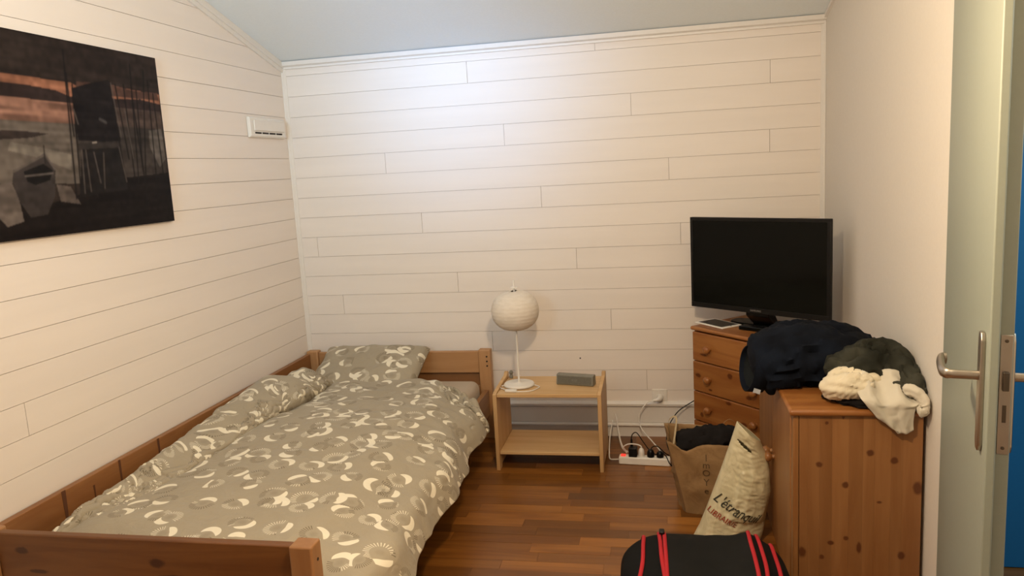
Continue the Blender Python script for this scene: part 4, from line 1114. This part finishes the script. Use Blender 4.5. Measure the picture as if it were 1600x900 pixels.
for j in range(NV):
    for i in range(NU):
        if not slot(i, j): bm.faces.new((Fv[j][i], Fv[j][i + 1], Fv[j + 1][i + 1], Fv[j + 1][i]))
        bm.faces.new((Bv[j][i + 1], Bv[j][i], Bv[j + 1][i], Bv[j + 1][i + 1]))
for i in range(NU):
    q = [Fv[0][i + 1], Fv[0][i], Bv[0][i], Bv[0][i + 1]]
    q = list(dict.fromkeys(q)); bm.faces.new(q)
pbg = obj('bag_body', P_(wbg, bm), 'film', wbg, smooth=60, keep=True); shell(pbg, .0008, -1)
def on_bag(body, size, u0, v0, slope, mat, name, shear=0.0, sx=1.0):
    me = text_mesh(body, size, shear)
    for v_ in me.vertices:
        a, b_ = v_.co.x * sx, v_.co.y
        xx = a * math.cos(slope) - b_ * math.sin(slope); zz_ = a * math.sin(slope) + b_ * math.cos(slope)
        u = u0 + xx / .245; vv = v0 + zz_ / .45
        p = wfront(min(max(u, .012), .988), vv, -1); p.y -= .0042 - v_.co.z
        v_.co = p - wbg.location
    obj(name, me, mat, wbg)
on_bag("L'\u00e9tranquil", .056, .44, .335, -.30, 'ink', 'lettering', .35, .86)
on_bag("LIBRAIRIE", .031, .26, .245, -.28, 'ink_red', 'lettering', 0.0, .98)
on_bag("- - - - - -", .012, .30, .135, -.25, 'ink_brown', 'lettering', 0.0, .7)
bk = obj('book', bx(-.062, .062, -.010, .010, 0, .19), 'book', None, bevel=.001)
bk.location = (2.365, -1.172, .105); bk.rotation_euler = (0, .12, 0)
tag(bk, 'thin pale book inside the cream plastic bag', 'book')

# ------------------------------------------------------------------ black duffel bag with red piping
df = thing('duffel_bag', 'black duffel bag with red piping on the floor in the foreground', 'bag', (2.17, -1.80, 0), .03)
DX0, DX1 = -.262, .262
def dpt(x, a, off=0.0):
    """surface of the duffel in local space: x along, a angle round"""
    t = (x - DX0) / (DX1 - DX0)
    e = max(0.0, 1 - abs(2 * t - 1) ** 3.2) ** .5
    sag = 1 - .10 * math.exp(-((t - .55) / .2) ** 2)
    hy, hz = .175 * (.45 + .55 * e), .140 * (.30 + .70 * e) * (sag if math.sin(a) > 0 else 1)
    c, s_ = math.cos(a), math.sin(a)
    y = hy * math.copysign(abs(c) ** .5, c); z = hz * math.copysign(abs(s_) ** .5, s_)
    w = .006 * N(x * 9, c * 2, s_ * 2, 1, 3.0) + .004 * ridge(x * 12, c * 2, s_ * 3, 1, 6.0)
    rr = math.hypot(y, z); k = (rr + w + off) / max(rr, 1e-6)
    # corner peak near the right seam
    pk = .016 * math.exp(-((x - .148) / .035) ** 2) * max(0, s_) * max(0, math.cos(a - .9))
    return Vector((x, y * k, max(.002 + off * .1, .140 + z * k + pk)))
nx, na = 60, 56
bm = bmesh.new()
def xs(i): return DX0 + (DX1 - DX0) * (.5 - .5 * math.cos(math.pi * i / nx))
V = [[bm.verts.new(dpt(xs(i), 2 * math.pi * k / na)) for k in range(na)] for i in range(nx + 1)]
for a, b in zip(V, V[1:]):
    for k in range(na): bm.faces.new((a[k], a[(k + 1) % na], b[(k + 1) % na], b[k]))
bm.faces.new(V[0][::-1]); bm.faces.new(V[-1])
obj('duffel_body', bm, 'duffel', df, smooth=60)
PA, PB = -.118, .150
bm = bmesh.new(); a0, a1 = .10 * math.pi, .92 * math.pi
V = [[bm.verts.new(dpt(PA + (PB - PA) * i / 24, a0 + (a1 - a0) * k / 40, .0045)) for k in range(41)] for i in range(25)]
for a, b in zip(V, V[1:]):
    for k in range(40): bm.faces.new((a[k], a[k + 1], b[k + 1], b[k]))
tp_ = obj('top_panel', bm, 'duffel_top', df, smooth=60); shell(tp_, .003, -1)
def piping(x0, fx, a_lo=.06, a_hi=1.02, r=.0042, nn=34):
    return tb([dpt(x0 + fx(k / nn), math.pi * (a_lo + (a_hi - a_lo) * k / nn), .006) for k in range(nn + 1)], r, 8, flat=(1, 1.5))
for x0, fx in ((PA, lambda t: 0), (PA - .012, lambda t: -.006 * math.sin(t * 6)), (PB, lambda t: .002 * math.sin(t * 9)), (PB + .018, lambda t: .010 * math.sin(t * math.pi * 1.2)), (DX0 + .065, lambda t: .012 * math.sin(t * 5)), (DX1 - .045, lambda t: .004 * math.sin(t * 5))):
    obj('piping', piping(x0, fx), 'red', df, smooth=60)
obj('piping', tb([dpt(PA + (PB - PA) * k / 24, a0, .006) for k in range(25)], .0032, 8), 'red', df, smooth=60)
hk = bmesh.new(); box(hk, -.009, .009, -.014, .014, 0, .012)
hk = obj('buckle', hk, 'black', df, bevel=.003); hk.location = dpt(PA - .008, 1.25, .008); 

# ------------------------------------------------------------------ assumed ceiling lamp, unseen above the frame's top edge
LX_, LY_, LZ_ = 1.93, -2.66, 1.91
pl = thing('assumed_pendant_lamp', 'assumed hanging bulb above the middle of the room, out of frame', 'lamp', (LX_, LY_, LZ_))
obj('lamp_cable', tb([(0, 0, .12), (0, 0, zc(LY_) - LZ_ - .02)], .003, 8), 'plastic_w', pl)
obj('ceiling_rose', lt([(.04, 0), (.045, .02)], (0, 0, zc(LY_) - LZ_ - .025), 20), 'plastic_w', pl)
obj('lamp_holder', lt([(.018, .085), (.022, .09), (.022, .12), (.01, .135)], sides=18), 'plastic_w', pl, smooth=40)
l = bpy.data.lights.new('assumed_bulb_light', 'POINT'); l.energy = 82; l.color = (1.0, .745, .475); l.shadow_soft_size = .06  # assumed main light, placed from the shadow directions
lo_ = bpy.data.objects.new('assumed_bulb_light', l); COL.objects.link(lo_); lo_.location = (LX_, LY_, LZ_)
